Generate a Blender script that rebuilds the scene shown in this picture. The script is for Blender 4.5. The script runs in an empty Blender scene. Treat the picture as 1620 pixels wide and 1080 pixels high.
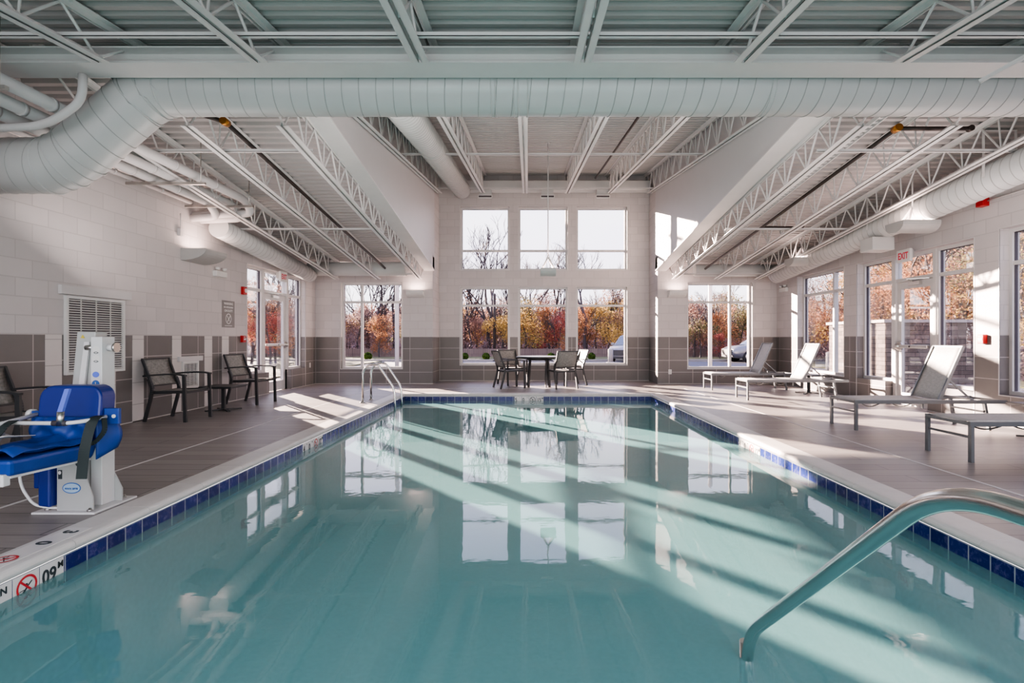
import bpy, bmesh, math, random
from mathutils import Vector, Matrix
random.seed(7)
C = bpy.context.scene.collection
PI = math.pi
CAMZ = 1.16; F = 868.0; VX = 835.0; VY = 536.0

# ------------------------------------------------------------------ mesh builder
class MB:
    def __init__(s): s.v = []; s.f = []; s.smooth = []
    def quadbox(s, pts):           # 8 pts: bottom 4 ccw, top 4 ccw
        b = len(s.v); s.v += [tuple(p) for p in pts]
        for q in ((0,3,2,1),(4,5,6,7),(0,1,5,4),(1,2,6,5),(2,3,7,6),(3,0,4,7)):
            s.f.append(tuple(b+i for i in q)); s.smooth.append(False)
        return s
    def box(s, x0, x1, y0, y1, z0, z1):
        x0,x1 = min(x0,x1),max(x0,x1); y0,y1=min(y0,y1),max(y0,y1); z0,z1=min(z0,z1),max(z0,z1)
        return s.quadbox([(x0,y0,z0),(x1,y0,z0),(x1,y1,z0),(x0,y1,z0),(x0,y0,z1),(x1,y0,z1),(x1,y1,z1),(x0,y1,z1)])
    def bar(s, a, b, w, h, up=(0,0,1)):   # rectangular bar from a to b, w sideways, h along up
        a = Vector(a); b = Vector(b); d = (b-a).normalized(); up = Vector(up)
        sd = d.cross(up)
        if sd.length < 1e-4: sd = d.cross(Vector((1,0,0)))
        sd.normalize(); u = sd.cross(d).normalized()
        sd = sd*w/2; u = u*h/2
        return s.quadbox([a-sd-u,a+sd-u,b+sd-u,b-sd-u,a-sd+u,a+sd+u,b+sd+u,b-sd+u])
    def tube(s, pts, r, n=8, closed=False, caps=True):
        pts = [Vector(p) for p in pts]; m = len(pts)
        rs = r if isinstance(r,(list,tuple)) else [r]*m
        prev = None; b0 = len(s.v)
        for i,p in enumerate(pts):
            if closed: t = pts[(i+1)%m]-pts[i-1]
            else: t = (pts[min(i+1,m-1)]-pts[max(i-1,0)])
            if t.length < 1e-9: t = Vector((0,0,1))
            t.normalize()
            if prev is None:
                ref = Vector((0,0,1)) if abs(t.z)<.9 else Vector((1,0,0))
                u = ref.cross(t).normalized()
            else:
                u = prev-t*prev.dot(t)
                u.normalize()
            prev = u; w = t.cross(u)
            k = 1.0
            if 0<i<m-1 and not closed:
                d1=(pts[i]-pts[i-1]).normalized(); k = 1/max(.6,math.sqrt(max(.05,(1+d1.dot((pts[i+1]-pts[i]).normalized()))/2)))
                k = min(k,1.2)
            for j in range(n):
                a = 2*PI*j/n
                s.v.append(tuple(p+(u*math.cos(a)+w*math.sin(a))*rs[i]*k))
        segs = m if closed else m-1
        for i in range(segs):
            for j in range(n):
                a=b0+i*n+j; b=b0+i*n+(j+1)%n; c=b0+((i+1)%m)*n+(j+1)%n; d=b0+((i+1)%m)*n+j
                s.f.append((a,b,c,d)); s.smooth.append(True)
        if caps and not closed:
            s.f.append(tuple(b0+j for j in range(n))[::-1]); s.smooth.append(False)
            s.f.append(tuple(b0+(m-1)*n+j for j in range(n))); s.smooth.append(False)
        return s
    def lathe(s, prof, o=(0,0,0), n=24, axis='z'):   # prof list of (r,h)
        b0=len(s.v); o=Vector(o)
        for r,h in prof:
            for j in range(n):
                a=2*PI*j/n
                q=(r*math.cos(a),r*math.sin(a),h)
                if axis=='x': q=(h,r*math.cos(a),r*math.sin(a))
                if axis=='y': q=(r*math.sin(a),h,r*math.cos(a))
                s.v.append(tuple(o+Vector(q)))
        m=len(prof)
        for i in range(m-1):
            for j in range(n):
                s.f.append((b0+i*n+j,b0+i*n+(j+1)%n,b0+(i+1)*n+(j+1)%n,b0+(i+1)*n+j)); s.smooth.append(True)
        s.f.append(tuple(b0+j for j in range(n))[::-1]); s.smooth.append(False)
        s.f.append(tuple(b0+(m-1)*n+j for j in range(n))); s.smooth.append(False)
        return s
    def prism(s, poly, fn, t0, t1, smooth=False):    # poly 2D, fn(u,v,t)->xyz
        b=len(s.v); n=len(poly)
        for t in (t0,t1):
            for u,v in poly: s.v.append(tuple(fn(u,v,t)))
        s.f.append(tuple(b+i for i in range(n))[::-1]); s.smooth.append(False)
        s.f.append(tuple(b+n+i for i in range(n))); s.smooth.append(False)
        for i in range(n):
            s.f.append((b+i,b+(i+1)%n,b+n+(i+1)%n,b+n+i)); s.smooth.append(smooth)
        return s
    def sheet(s, fn, nu, nv, thick=None, smooth=True):  # fn(u,v)->Vector, u,v in 0..1
        b=len(s.v)
        P=[[Vector(fn(i/nu,j/nv)) for j in range(nv+1)] for i in range(nu+1)]
        for r in P:
            for p in r: s.v.append(tuple(p))
        k=nv+1
        for i in range(nu):
            for j in range(nv):
                s.f.append((b+i*k+j,b+(i+1)*k+j,b+(i+1)*k+j+1,b+i*k+j+1)); s.smooth.append(smooth)
        if thick:
            T=Vector(thick); b2=len(s.v)
            for r in P:
                for p in r: s.v.append(tuple(p+T))
            for i in range(nu):
                for j in range(nv):
                    s.f.append((b2+i*k+j,b2+i*k+j+1,b2+(i+1)*k+j+1,b2+(i+1)*k+j)); s.smooth.append(smooth)
            E=[(i,0) for i in range(nu)]+[(nu,j) for j in range(nv)]+[(i,nv) for i in range(nu,0,-1)]+[(0,j) for j in range(nv,0,-1)]
            for q in range(len(E)):
                i,j=E[q]; i2,j2=E[(q+1)%len(E)]
                s.f.append((b+i*k+j,b2+i*k+j,b2+i2*k+j2,b+i2*k+j2)); s.smooth.append(False)
        return s
    def build(s, name, mat, parent=None, recalc=True, bevel=0, world=False):
        me=bpy.data.meshes.new(name); me.from_pydata([tuple(v) for v in s.v],[],s.f)
        me.polygons.foreach_set('use_smooth', s.smooth)
        if recalc:
            bm=bmesh.new(); bm.from_mesh(me); bmesh.ops.recalc_face_normals(bm,faces=bm.faces[:]); bm.to_mesh(me); bm.free()
        if mat: me.materials.append(mat)
        me.update()
        o=bpy.data.objects.new(name,me); C.objects.link(o)
        if parent:
            o.parent=parent
            if world and parent.type=='EMPTY': o.location=-Vector(parent.location)
        if bevel:
            m=o.modifiers.new('bevel','BEVEL'); m.width=bevel; m.segments=2; m.limit_method='ANGLE'; m.angle_limit=.7
        return o

def kids(o): return [c for c in bpy.data.objects if c.parent==o]
def tag(o,label=None,cat=None,group=None,kind=None):
    if label: o['label']=label
    if cat: o['category']=cat
    if group: o['group']=group
    if kind: o['kind']=kind
    return o
def empty(name,loc=(0,0,0),rz=0,label=None,cat=None,group=None,kind=None):
    o=bpy.data.objects.new(name,None); C.objects.link(o); o.location=loc; o.rotation_euler=(0,0,rz); o.empty_display_size=.1
    return tag(o,label,cat,group,kind)
def struct(mb,name,mat,**k): 
    o=mb.build(name,mat,**k); o['kind']='structure'; return o
def copy_tree(o,parent=None):
    ch=kids(o); c=o.copy(); C.objects.link(c)
    if parent: c.parent=parent
    for k in ch: copy_tree(k,c)
    return c
def arc(c,r,a0,a1,n,ax='xz'):
    out=[]
    for i in range(n+1):
        a=a0+(a1-a0)*i/n
        if ax=='xz': out.append((c[0]+r*math.cos(a),c[1],c[2]+r*math.sin(a)))
        if ax=='yz': out.append((c[0],c[1]+r*math.cos(a),c[2]+r*math.sin(a)))
        if ax=='xy': out.append((c[0]+r*math.cos(a),c[1]+r*math.sin(a),c[2]))
    return out
def fillet(pts,r,n=5):
    pts=[Vector(p) for p in pts]; out=[pts[0]]
    for i in range(1,len(pts)-1):
        a,b,c=pts[i-1],pts[i],pts[i+1]
        d1=(a-b); d2=(c-b); rr=min(r,d1.length*.49,d2.length*.49)
        p1=b+d1.normalized()*rr; p2=b+d2.normalized()*rr
        for k in range(n+1):
            t=k/n; out.append(p1*(1-t)**2+b*2*t*(1-t)+p2*t*t)
    out.append(pts[-1]); return out

# ------------------------------------------------------------------ materials
def nmat(name):
    m=bpy.data.materials.new(name); m.use_nodes=True; nt=m.node_tree; nt.nodes.clear()
    out=nt.nodes.new('ShaderNodeOutputMaterial'); return m,nt,out
class N:
    def __init__(s,nt): s.nt=nt
    def __call__(s,t,ins=None,**p):
        n=s.nt.nodes.new('ShaderNode'+t)
        for k,v in p.items(): setattr(n,k,v)
        for k,v in (ins or {}).items():
            if isinstance(v,bpy.types.NodeSocket): s.nt.links.new(v,n.inputs[k])
            else: n.inputs[k].default_value=v
        return n
    def math(s,op,a,b=0.0,c=None):
        n=s.nt.nodes.new('ShaderNodeMath'); n.operation=op
        for i,v in enumerate((a,b)+((c,) if c is not None else ())):
            if isinstance(v,bpy.types.NodeSocket): s.nt.links.new(v,n.inputs[i])
            else: n.inputs[i].default_value=v
        return n.outputs[0]
    def mix(s,f,a,b):
        n=s.nt.nodes.new('ShaderNodeMix'); n.data_type='RGBA'
        for i,v in ((0,f),(6,a),(7,b)):
            if isinstance(v,bpy.types.NodeSocket): s.nt.links.new(v,n.inputs[i])
            else: n.inputs[i].default_value=v if i==0 else tuple(v)+(1,) if len(v)==3 else v
        return n.outputs[2]
def c4(c): return tuple(c)+(1,) if len(c)==3 else c
def simple(name,col,rough=.5,metal=0,noise=.06,scale=8,bump=0,spec=.5,coords='Object'):
    m,nt,out=nmat(name); n=N(nt)
    tc=n('TexCoord').outputs[coords]
    no=n('TexNoise',{'Vector':tc,'Scale':scale,'Detail':4})
    a=tuple(max(0,x*(1-noise*1.6)) for x in col[:3]); b=tuple(min(1,x*(1+noise*1.6)) for x in col[:3])
    base=n.mix(no.outputs['Fac'],a,b)
    p=n('BsdfPrincipled',{'Base Color':base,'Roughness':rough,'Metallic':metal,'Specular IOR Level':spec})
    if bump:
        bp=n('Bump',{'Height':no.outputs['Fac'],'Strength':bump,'Distance':.01}); nt.links.new(bp.outputs[0],p.inputs['Normal'])
    nt.links.new(p.outputs[0],out.inputs[0]); return m
def wallcoords(n):
    g=n('NewGeometry'); s=n('SeparateXYZ',{0:g.outputs['Position']}); q=n('SeparateXYZ',{0:g.outputs['True Normal']})
    ax=n.math('GREATER_THAN',n.math('ABSOLUTE',q.outputs[0]),.5)
    u=n.math('ADD',n.math('MULTIPLY',s.outputs[1],ax),n.math('MULTIPLY',s.outputs[0],n.math('SUBTRACT',1.0,ax)))
    return u,s.outputs[2],g,s
def brickmat(name,c1,c2,mortar,bw,bh,ms,offset=.5,rough=.6,bump=.3,zoff=0,uoff=0,noise=.1,nscale=3,mortar_smooth=.1,spec=.4):
    m,nt,out=nmat(name); n=N(nt)
    u,v,g,s=wallcoords(n)
    vec=n('CombineXYZ',{0:n.math('ADD',u,uoff),1:n.math('ADD',v,zoff)})
    b=n('TexBrick',{'Vector':vec.outputs[0],'Color1':c4(c1),'Color2':c4(c2),'Mortar':c4(mortar),'Scale':1.0,'Mortar Size':ms,'Mortar Smooth':mortar_smooth,'Bias':0.0,'Brick Width':bw,'Row Height':bh})
    b.offset=offset; b.offset_frequency=2; b.squash=1
    no=n('TexNoise',{'Vector':g.outputs['Position'],'Scale':nscale,'Detail':6,'Roughness':.6})
    no2=n('TexNoise',{'Vector':g.outputs['Position'],'Scale':60,'Detail':3})
    k=n.math('ADD',1-noise,n.math('MULTIPLY',no.outputs['Fac'],2*noise))
    col=n('VectorMath',{0:b.outputs['Color'],'Scale':k},operation='SCALE')
    p=n('BsdfPrincipled',{'Base Color':col.outputs[0],'Roughness':rough,'Specular IOR Level':spec})
    h=n.math('ADD',n.math('MULTIPLY',b.outputs['Fac'],-1.0),n.math('MULTIPLY',no2.outputs['Fac'],.25))
    bp=n('Bump',{'Height':h,'Strength':bump,'Distance':.006}); nt.links.new(bp.outputs[0],p.inputs['Normal'])
    nt.links.new(p.outputs[0],out.inputs[0]); return m
M={}
M['cmu']=brickmat('painted_block',(.60,.562,.555),(.545,.512,.507),(.49,.457,.452),.406,.203,.006,bump=.45,noise=.05,rough=.7)
M['dado']=brickmat('grey_wall_tile',(.165,.154,.149),(.137,.127,.123),(.42,.385,.37),.61,.304,.006,offset=0,bump=.2,noise=.18,nscale=2.2,zoff=.002,rough=.42)
M['strip']=brickmat('white_wall_tile',(.66,.62,.60),(.63,.59,.57),(.36,.33,.32),3.0,.304,.004,offset=0,bump=.15,noise=.03,rough=.4,zoff=.06,uoff=.7)
M['paint']=simple('white_paint',(.60,.58,.575),.55,noise=.02)
M['drywall']=simple('smooth_wall_paint',(.55,.54,.545),.5,noise=.02,scale=2,coords='Object')
M['steel']=simple('white_painted_steel',(.66,.645,.635),.42,noise=.04,scale=5)
M['deckmetal']=simple('painted_roof_deck',(.44,.415,.405),.5,noise=.06,scale=1.5)
M['duct']=simple('painted_spiral_duct',(.56,.56,.55),.36,noise=.05,scale=2.5)
M['seam']=simple('duct_seam',(.40,.40,.39),.45)
M['alu']=simple('window_aluminium',(.62,.60,.59),.38,noise=.03)
M['gasket']=simple('dark_gasket',(.06,.05,.06),.6)
M['chrome']=simple('polished_stainless',(.62,.63,.62),.16,metal=1,noise=.04,scale=4)
M['satin']=simple('satin_steel',(.55,.53,.5),.3,metal=1)
M['frame']=simple('charcoal_frame',(.035,.037,.04),.45,metal=.2,noise=.08)
M['loungeframe']=simple('pewter_frame',(.16,.17,.175),.36,metal=.5,noise=.08)
M['black']=simple('black_webbing',(.012,.02,.02),.7)
M['iron']=simple('black_iron_pipe',(.035,.025,.022),.5,metal=.3,noise=.4)
M['red']=simple('red_device',(.42,.012,.014),.4)
M['white']=simple('white_plastic',(.7,.69,.67),.4,noise=.02)
M['greysign']=simple('grey_sign',(.20,.185,.18),.5)
M['blue']=simple('blue_plastic',(.004,.018,.17),.38,noise=.1,scale=6)
M['bluecloth']=simple('blue_vinyl',(.008,.045,.24),.5,noise=.18,scale=10,bump=.2)
M['ltblue']=simple('pale_blue_plastic',(.12,.17,.62),.4)
M['liftwhite']=simple('white_powdercoat',(.62,.605,.60),.34,noise=.03)
M['liftgrey']=simple('grey_metal_panel',(.40,.40,.39),.4,noise=.05)
M['ink']=simple('black_ink',(.02,.03,.035),.5)
M['redink']=simple('red_ink',(.50,.02,.03),.5)
M['blueink']=simple('blue_ink',(.03,.12,.38),.5)
M['yellow']=simple('yellow_sticker',(.55,.42,.05),.5)
M['logo']=simple('pale_blue_sticker',(.35,.47,.60),.4)
M['brass']=simple('brass_fitting',(.40,.18,.04),.35,metal=.8,noise=.3,scale=20)
M['coping']=simple('coping_stone',(.60,.575,.55),.42,noise=.06,scale=9,bump=.1)
M['markertile']=simple('white_marker_tile',(.68,.65,.63),.3,noise=.02)

def sling(name,c1,c2):
    m,nt,out=nmat(name); n=N(nt)
    tc=n('TexCoord').outputs['Object']; 
    mp=n('Mapping',{'Vector':tc,'Scale':(140,18,140)}); a=n('TexNoise',{'Vector':mp.outputs[0],'Scale':1,'Detail':2})
    mp2=n('Mapping',{'Vector':tc,'Scale':(20,150,22)}); b=n('TexNoise',{'Vector':mp2.outputs[0],'Scale':1,'Detail':2})
    f=n.math('MULTIPLY',n.math('ADD',a.outputs['Fac'],b.outputs['Fac']),.5)
    r=n('ValToRGB',{'Fac':f}); r.color_ramp.elements[0].position=.38; r.color_ramp.elements[1].position=.62
    r.color_ramp.elements[0].color=c4(c1); r.color_ramp.elements[1].color=c4(c2)
    p=n('BsdfPrincipled',{'Base Color':r.outputs[0],'Roughness':.6,'Specular IOR Level':.3})
    nt.links.new(p.outputs[0],out.inputs[0]); return m
M['sling']=sling('woven_grey_sling',(.15,.15,.14),(.29,.28,.265))
M['slinglight']=sling('woven_silver_sling',(.36,.36,.35),(.50,.49,.48))

# deck planks (run along X)
def deckmat():
    m,nt,out=nmat('plank_floor_tile'); n=N(nt)
    g=n('NewGeometry'); 
    b=n('TexBrick',{'Vector':g.outputs['Position'],'Color1':(.185,.166,.158,1),'Color2':(.255,.230,.218,1),'Mortar':(.055,.048,.045,1),'Scale':1.0,'Mortar Size':.005,'Mortar Smooth':.2,'Bias':0,'Brick Width':1.22,'Row Height':.203})
    b.offset=.37; b.offset_frequency=2
    mp=n('Mapping',{'Vector':g.outputs['Position'],'Scale':(1.2,11,1)})
    no=n('TexNoise',{'Vector':mp.outputs[0],'Scale':1.6,'Detail':7,'Roughness':.65})
    k=n.math('ADD',.55,n.math('MULTIPLY',no.outputs['Fac'],1.0))
    col=n('VectorMath',{0:b.outputs['Color'],'Scale':k},operation='SCALE')
    rg=n.math('ADD',.30,n.math('MULTIPLY',no.outputs['Fac'],.22))
    p=n('BsdfPrincipled',{'Base Color':col.outputs[0],'Roughness':rg,'Specular IOR Level':.45})
    h=n.math('SUBTRACT',n.math('MULTIPLY',no.outputs['Fac'],.3),b.outputs['Fac'])
    bp=n('Bump',{'Height':h,'Strength':.12,'Distance':.004}); nt.links.new(bp.outputs[0],p.inputs['Normal'])
    nt.links.new(p.outputs[0],out.inputs[0]); return m
M['deck']=deckmat()
def bluetile():
    m,nt,out=nmat('cobalt_waterline_tile'); n=N(nt)
    u,v,g,s=wallcoords(n)
    vec=n('CombineXYZ',{0:u,1:n.math('ADD',v,.215)})
    b=n('TexBrick',{'Vector':vec.outputs[0],'Color1':(.004,.010,.095,1),'Color2':(.009,.020,.15,1),'Mortar':(.30,.32,.36,1),'Scale':1.0,'Mortar Size':.0045,'Mortar Smooth':.05,'Bias':0,'Brick Width':.155,'Row Height':.155})
    b.offset=0
    no=n('TexNoise',{'Vector':g.outputs['Position'],'Scale':22,'Detail':5,'Roughness':.7})
    r=n('ValToRGB',{'Fac':no.outputs['Fac']}); r.color_ramp.elements[0].position=.5; r.color_ramp.elements[1].position=.75
    r.color_ramp.elements[0].color=(0,0,0,1); r.color_ramp.elements[1].color=(.09,.08,.13,1)
    k=n.math('SUBTRACT',1.0,b.outputs['Fac'])
    ad=n('VectorMath',{0:r.outputs[0],'Scale':k},operation='SCALE')
    col=n('VectorMath',{0:b.outputs['Color'],1:ad.outputs[0]},operation='ADD')
    p=n('BsdfPrincipled',{'Base Color':col.outputs[0],'Roughness':.2,'Specular IOR Level':.3})
    nt.links.new(p.outputs[0],out.inputs[0]); return m
M['bluetile']=bluetile()
def plaster():
    m,nt,out=nmat('pool_plaster'); n=N(nt)
    g=n('NewGeometry')
    no=n('TexNoise',{'Vector':g.outputs['Position'],'Scale':1.1,'Detail':5})
    no2=n('TexNoise',{'Vector':g.outputs['Position'],'Scale':26,'Detail':4,'Roughness':.7})
    base=n.mix(no.outputs['Fac'],(.44,.69,.70),(.54,.77,.76))
    k=n.math('ADD',.80,n.math('MULTIPLY',no2.outputs['Fac'],.4))
    col=n('VectorMath',{0:base,'Scale':k},operation='SCALE')
    p=n('BsdfPrincipled',{'Base Color':col.outputs[0],'Roughness':.8,'Specular IOR Level':.1})
    nt.links.new(p.outputs[0],out.inputs[0]); return m
M['plaster']=plaster()
def water():
    m,nt,out=nmat('pool_water'); n=N(nt)
    g=n('NewGeometry')
    a=n('TexNoise',{'Vector':g.outputs['Position'],'Scale':1.6,'Detail':3,'Roughness':.55,'Distortion':.6})
    mp=n('Mapping',{'Vector':g.outputs['Position'],'Scale':(1,2.2,1)})
    b=n('TexNoise',{'Vector':mp.outputs[0],'Scale':7,'Detail':3,'Distortion':.5})
    h=n.math('ADD',a.outputs['Fac'],n.math('MULTIPLY',b.outputs['Fac'],.12))
    bp=n('Bump',{'Height':h,'Strength':.12,'Distance':.012})
    fr=n('Fresnel',{'IOR':1.33,'Normal':bp.outputs[0]})
    f2=n.math('MULTIPLY',fr.outputs[0],1.0,)
    tr=n('BsdfTransparent',{'Color':(.79,.965,.97,1)})
    df=n('BsdfDiffuse',{'Color':(.29,.66,.68,1)})
    tm=n('MixShader',{0:.33,1:tr.outputs[0],2:df.outputs[0]})
    gl=n('BsdfGlossy',{'Color':(1,1,1,1),'Roughness':.0,'Normal':bp.outputs[0]})
    ms=n('MixShader',{0:f2,1:tm.outputs[0],2:gl.outputs[0]})
    nt.links.new(ms.outputs[0],out.inputs[0]); return m
M['water']=water()
def glass():
    m,nt,out=nmat('window_glass'); n=N(nt)
    fr=n('Fresnel',{'IOR':1.45})
    tr=n('BsdfTransparent',{'Color':(.96,.97,.97,1)})
    gl=n('BsdfGlossy',{'Color':(1,1,1,1),'Roughness':.01})
    f=n.math('MINIMUM',n.math('MULTIPLY',n.math('MAXIMUM',n.math('SUBTRACT',fr.outputs[0],.05),0.0),.6),.4)
    ms=n('MixShader',{0:f,1:tr.outputs[0],2:gl.outputs[0]})
    nt.links.new(ms.outputs[0],out.inputs[0]); return m
M['glass']=glass()
def emis(name,col,st):
    m,nt,out=nmat(name); n=N(nt); e=n('Emission',{'Color':c4(col),'Strength':st}); nt.links.new(e.outputs[0],out.inputs[0]); return m
M['exitred']=simple('exit_letter_red',(.60,.02,.06),.5)
M['uplight']=emis('sconce_lamp_glow',(1,.78,.70),6)

def text(body,size,mat,loc,X,Y,parent=None,name='lettering',ext=.0012,align='LEFT',squeeze=1.0):
    cu=bpy.data.curves.new('t','FONT'); cu.body=body; cu.size=size; cu.extrude=ext; cu.align_x=align; cu.resolution_u=3; cu.offset=size*.022
    o=bpy.data.objects.new('t',cu); C.objects.link(o)
    bpy.context.view_layer.update()
    me=bpy.data.meshes.new_from_object(o.evaluated_get(bpy.context.evaluated_depsgraph_get()))
    bpy.data.objects.remove(o); bpy.data.curves.remove(cu)
    X=Vector(X); Y=Vector(Y); Z=X.cross(Y)
    R=Matrix((X,Y,Z)).transposed()
    for v in me.vertices: v.co=R@Vector((v.co.x*squeeze,v.co.y,v.co.z))+Vector(loc)
    me.materials.clear(); me.materials.append(mat)
    r=bpy.data.objects.new(name,me); C.objects.link(r)
    if parent:
        r.parent=parent
        if parent.type=='EMPTY': r.location=-Vector(parent.location)
    return r
def ringmesh(mb,c,X,Y,r0,r1,n=28,lift=.0015):
    c=Vector(c);X=Vector(X);Y=Vector(Y);Z=X.cross(Y)
    b=len(mb.v)
    for i in range(n):
        a=2*PI*i/n; d=X*math.cos(a)+Y*math.sin(a)
        mb.v.append(tuple(c+d*r0+Z*lift)); mb.v.append(tuple(c+d*r1+Z*lift))
    for i in range(n):
        j=(i+1)%n; mb.f.append((b+2*i,b+2*i+1,b+2*j+1,b+2*j)); mb.smooth.append(False)
    return mb
def disc(mb,c,X,Y,rx,ry,n=28,lift=.001):
    c=Vector(c);X=Vector(X);Y=Vector(Y);Z=X.cross(Y); b=len(mb.v)
    for i in range(n):
        a=2*PI*i/n; mb.v.append(tuple(c+X*rx*math.cos(a)+Y*ry*math.sin(a)+Z*lift))
    mb.f.append(tuple(range(b,b+n))); mb.smooth.append(False); return mb
SKY=4.2; SUN=125; FILL=190; TEAL=150; BAY=65; SIDE=36; UPL=18; NEAR=110; EXPO=-0.2; LOOK='AgX - Medium High Contrast'
# ------------------------------------------------------------------ room shell
XL,XR=-5.5,6.44; YB=14.2; YR=15.2; BL,BR=-2.46,3.36
RIDGE=5.2; ZR=3.95; YN=-2.2
POOLX=2.62; PY0,PY1=0.9,11.64; COP=.22; WZ=-.15
DH=1.212
def zside(y): return 4.02-.109*(y-RIDGE)
def zfront(y): return ZR-.10*(RIDGE-y)
def zmid(y): return CAMZ+3.65+.117*(y-7.74)

def wall(name,mk,u0,u1,z0,z1,openings,topfn=None):
    """mk(mb,u0,u1,z0,z1) adds a box; cells inside openings are skipped; tile below DH, block above"""
    us=sorted({u0,u1}|{o[0] for o in openings}|{o[1] for o in openings})
    zs=sorted({z0,DH,z1}|{o[2] for o in openings}|{o[3] for o in openings})
    us=[u for u in us if u0<=u<=u1]; zs=[z for z in zs if z0<=z<=z1]
    lo,hi=MB(),MB()
    for i in range(len(us)-1):
        for j in range(len(zs)-1):
            um=(us[i]+us[i+1])/2; zm=(zs[j]+zs[j+1])/2
            if any(o[0]<um<o[1] and o[2]<zm<o[3] for o in openings): continue
            mk(lo if zm<DH else hi,us[i],us[i+1],zs[j],zs[j+1])
    a=struct(hi,name,M['cmu'],recalc=True) if hi.v else None
    b=lo.build('tile_dado',M['dado'],parent=a) if lo.v and a else None
    return a
TH=.25
backL=[(-4.84,-3.25,.39,2.62)]; backR=[(4.14,5.81,.39,2.62)]
rec=[(-1.875,-.508,.44,2.60),(-.262,1.103,.44,2.60),(1.348,2.75,.44,2.60),(-1.875,-.508,3.07,4.82),(-.262,1.103,3.07,4.82),(1.348,2.75,3.07,4.82)]
leftO=[(10.75,11.67,.455,2.64),(11.67,12.75,0,2.64),(12.75,13.56,.455,2.64)]
rightO=[(11.18,13.1,.40,2.64),(9.89,10.74,.40,2.62),(8.84,9.89,0,2.62),(7.92,8.84,.40,2.62),(5.54,7.49,.40,2.66),(3.1,5.05,.40,2.66),(.6,2.55,.40,2.66)]
wall('wall_back',lambda m,a,b,c,d:m.box(a,b,YB,YB+TH,c,d),XL-TH,BL-.0,-.2,3.3,backL)
wall('wall_back',lambda m,a,b,c,d:m.box(a,b,YB,YB+TH,c,d),BR,XR+TH,-.2,3.3,backR)
wall('wall_recess',lambda m,a,b,c,d:m.box(a,b,YR,YR+TH,c,d),BL-.3,BR+.3,-.2,6.0,rec)
wall('wall_left',lambda m,a,b,c,d:m.box(XL-TH,XL,a,b,c,d),YN,YB,-.2,4.1,leftO)
wall('wall_right',lambda m,a,b,c,d:m.box(XR,XR+TH,a,b,c,d),YN,YB,-.2,4.1,rightO)
wall('wall_recess_left',lambda m,a,b,c,d:m.box(BL-.3,BL,a,b,c,d),YB+TH,YR,-.2,6.0,[])
wall('wall_recess_right',lambda m,a,b,c,d:m.box(BR,BR+.3,a,b,c,d),YB+TH,YR,-.2,6.0,[])
# white tile strips in the left dado and outer metal trims
k=0
for y in (3.5,4.34,4.87,5.56-.15,6.25,7.09,7.63,8.48,9.33,9.86):
    struct(MB().box(XL,XL+.006,y,y+.22,0,DH-.002),'trim_%d'%(k+1),M['strip']); k+=1
# raised bay side bulkheads (thin painted walls with a steel flange below)
for nm,x0,x1 in (('wall_bulkhead_left',BL-.16,BL),('wall_bulkhead_right',BR,BR+.16)):
    y0=RIDGE+.1; y1=YB+TH
    zn=4.03
    m=MB().quadbox([(x0,y0,zn),(x1,y0,zn),(x1,y1,zside(y1)-.10),(x0,y1,zside(y1)-.10),(x0,y0,6.1),(x1,y0,6.1),(x1,y1,6.1),(x0,y1,6.1)])
    o=struct(m,nm,M['drywall'])
    mm=MB(); cx=(x0+x1)/2
    z0=zn; z1=zside(YB)-.10
    mm.quadbox([(cx-.14,y0,z0-.02),(cx+.14,y0,z0-.02),(cx+.14,YB,z1-.02),(cx-.14,YB,z1-.02),(cx-.14,y0,z0),(cx+.14,y0,z0),(cx+.14,YB,z1),(cx-.14,YB,z1)])
    mm.build('bottom_flange',M['steel'],parent=o)
# bulkhead face over the ridge
struct(MB().box(BL-.16,BR+.16,RIDGE-.01,RIDGE+.05,3.955,6.1),'wall_ridge',M['drywall'])
# floor
fl=MB(); T=-.14
inx=POOLX+COP-.01
fl.box(XL-.0,-inx,YN,YR,T,0); fl.box(inx,XR+.0,YN,YR,T,0)
fl.box(-inx,inx,PY1+COP-.01,YR,T,0); fl.box(-inx,inx,YN,PY0-COP+.01,T,0)
fl.box(XL-TH,XL,11.67,12.75,T,-.004); fl.box(XR,XR+TH,8.84,9.89,T,-.004)
floor=struct(fl,'floor',M['deck'],recalc=True)
# pale joint strips in the deck
for x in (-3.62,3.66):
    struct(MB().box(x-.013,x+.013,PY0-1.5,PY1+1.2,0,.0025),'trim_%d'%(k+1),M['paint']); k+=1
struct(MB().box(-3.62,3.66,PY1+1.19,PY1+1.21,0,.0025),'trim_%d'%(k+1),M['coping']); k+=1
# corrugated roof decks (ribs run along X)
def corr(name,x0,x1,y0,y1,zf,pitch=.152,dep=.058):
    m=MB(); n=int((y1-y0)/pitch)
    prof=[]
    for i in range(n+1):
        y=y0+i*pitch
        for dy,dz in ((0,0),(.062,0),(.082,dep),(.132,dep)):
            yy=min(y+dy,y1); prof.append((yy,zf(yy)+dz))
    prof.append((y1,zf(y1)))
    b=len(m.v)
    for x in (x0,x1):
        for y,z in prof: m.v.append((x,y,z))
    L=len(prof)
    for i in range(L-1): m.f.append((b+i,b+i+1,b+L+i+1,b+L+i)); m.smooth.append(False)
    # top skin
    t=len(m.v)
    m.v+=[(x0,y0,zf(y0)+.12),(x1,y0,zf(y0)+.12),(x1,y1,zf(y1)+.12),(x0,y1,zf(y1)+.12)]
    m.f.append((t,t+1,t+2,t+3)); m.smooth.append(False)
    return struct(m,name,M['deckmetal'],recalc=False)
corr('ceiling',XL-TH,XR+TH,YN,RIDGE,zfront)
corr('ceiling',XL-TH,BL-.0,RIDGE,YB+TH,zside)
corr('ceiling',BR,XR+TH,RIDGE,YB+TH,zside)
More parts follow.
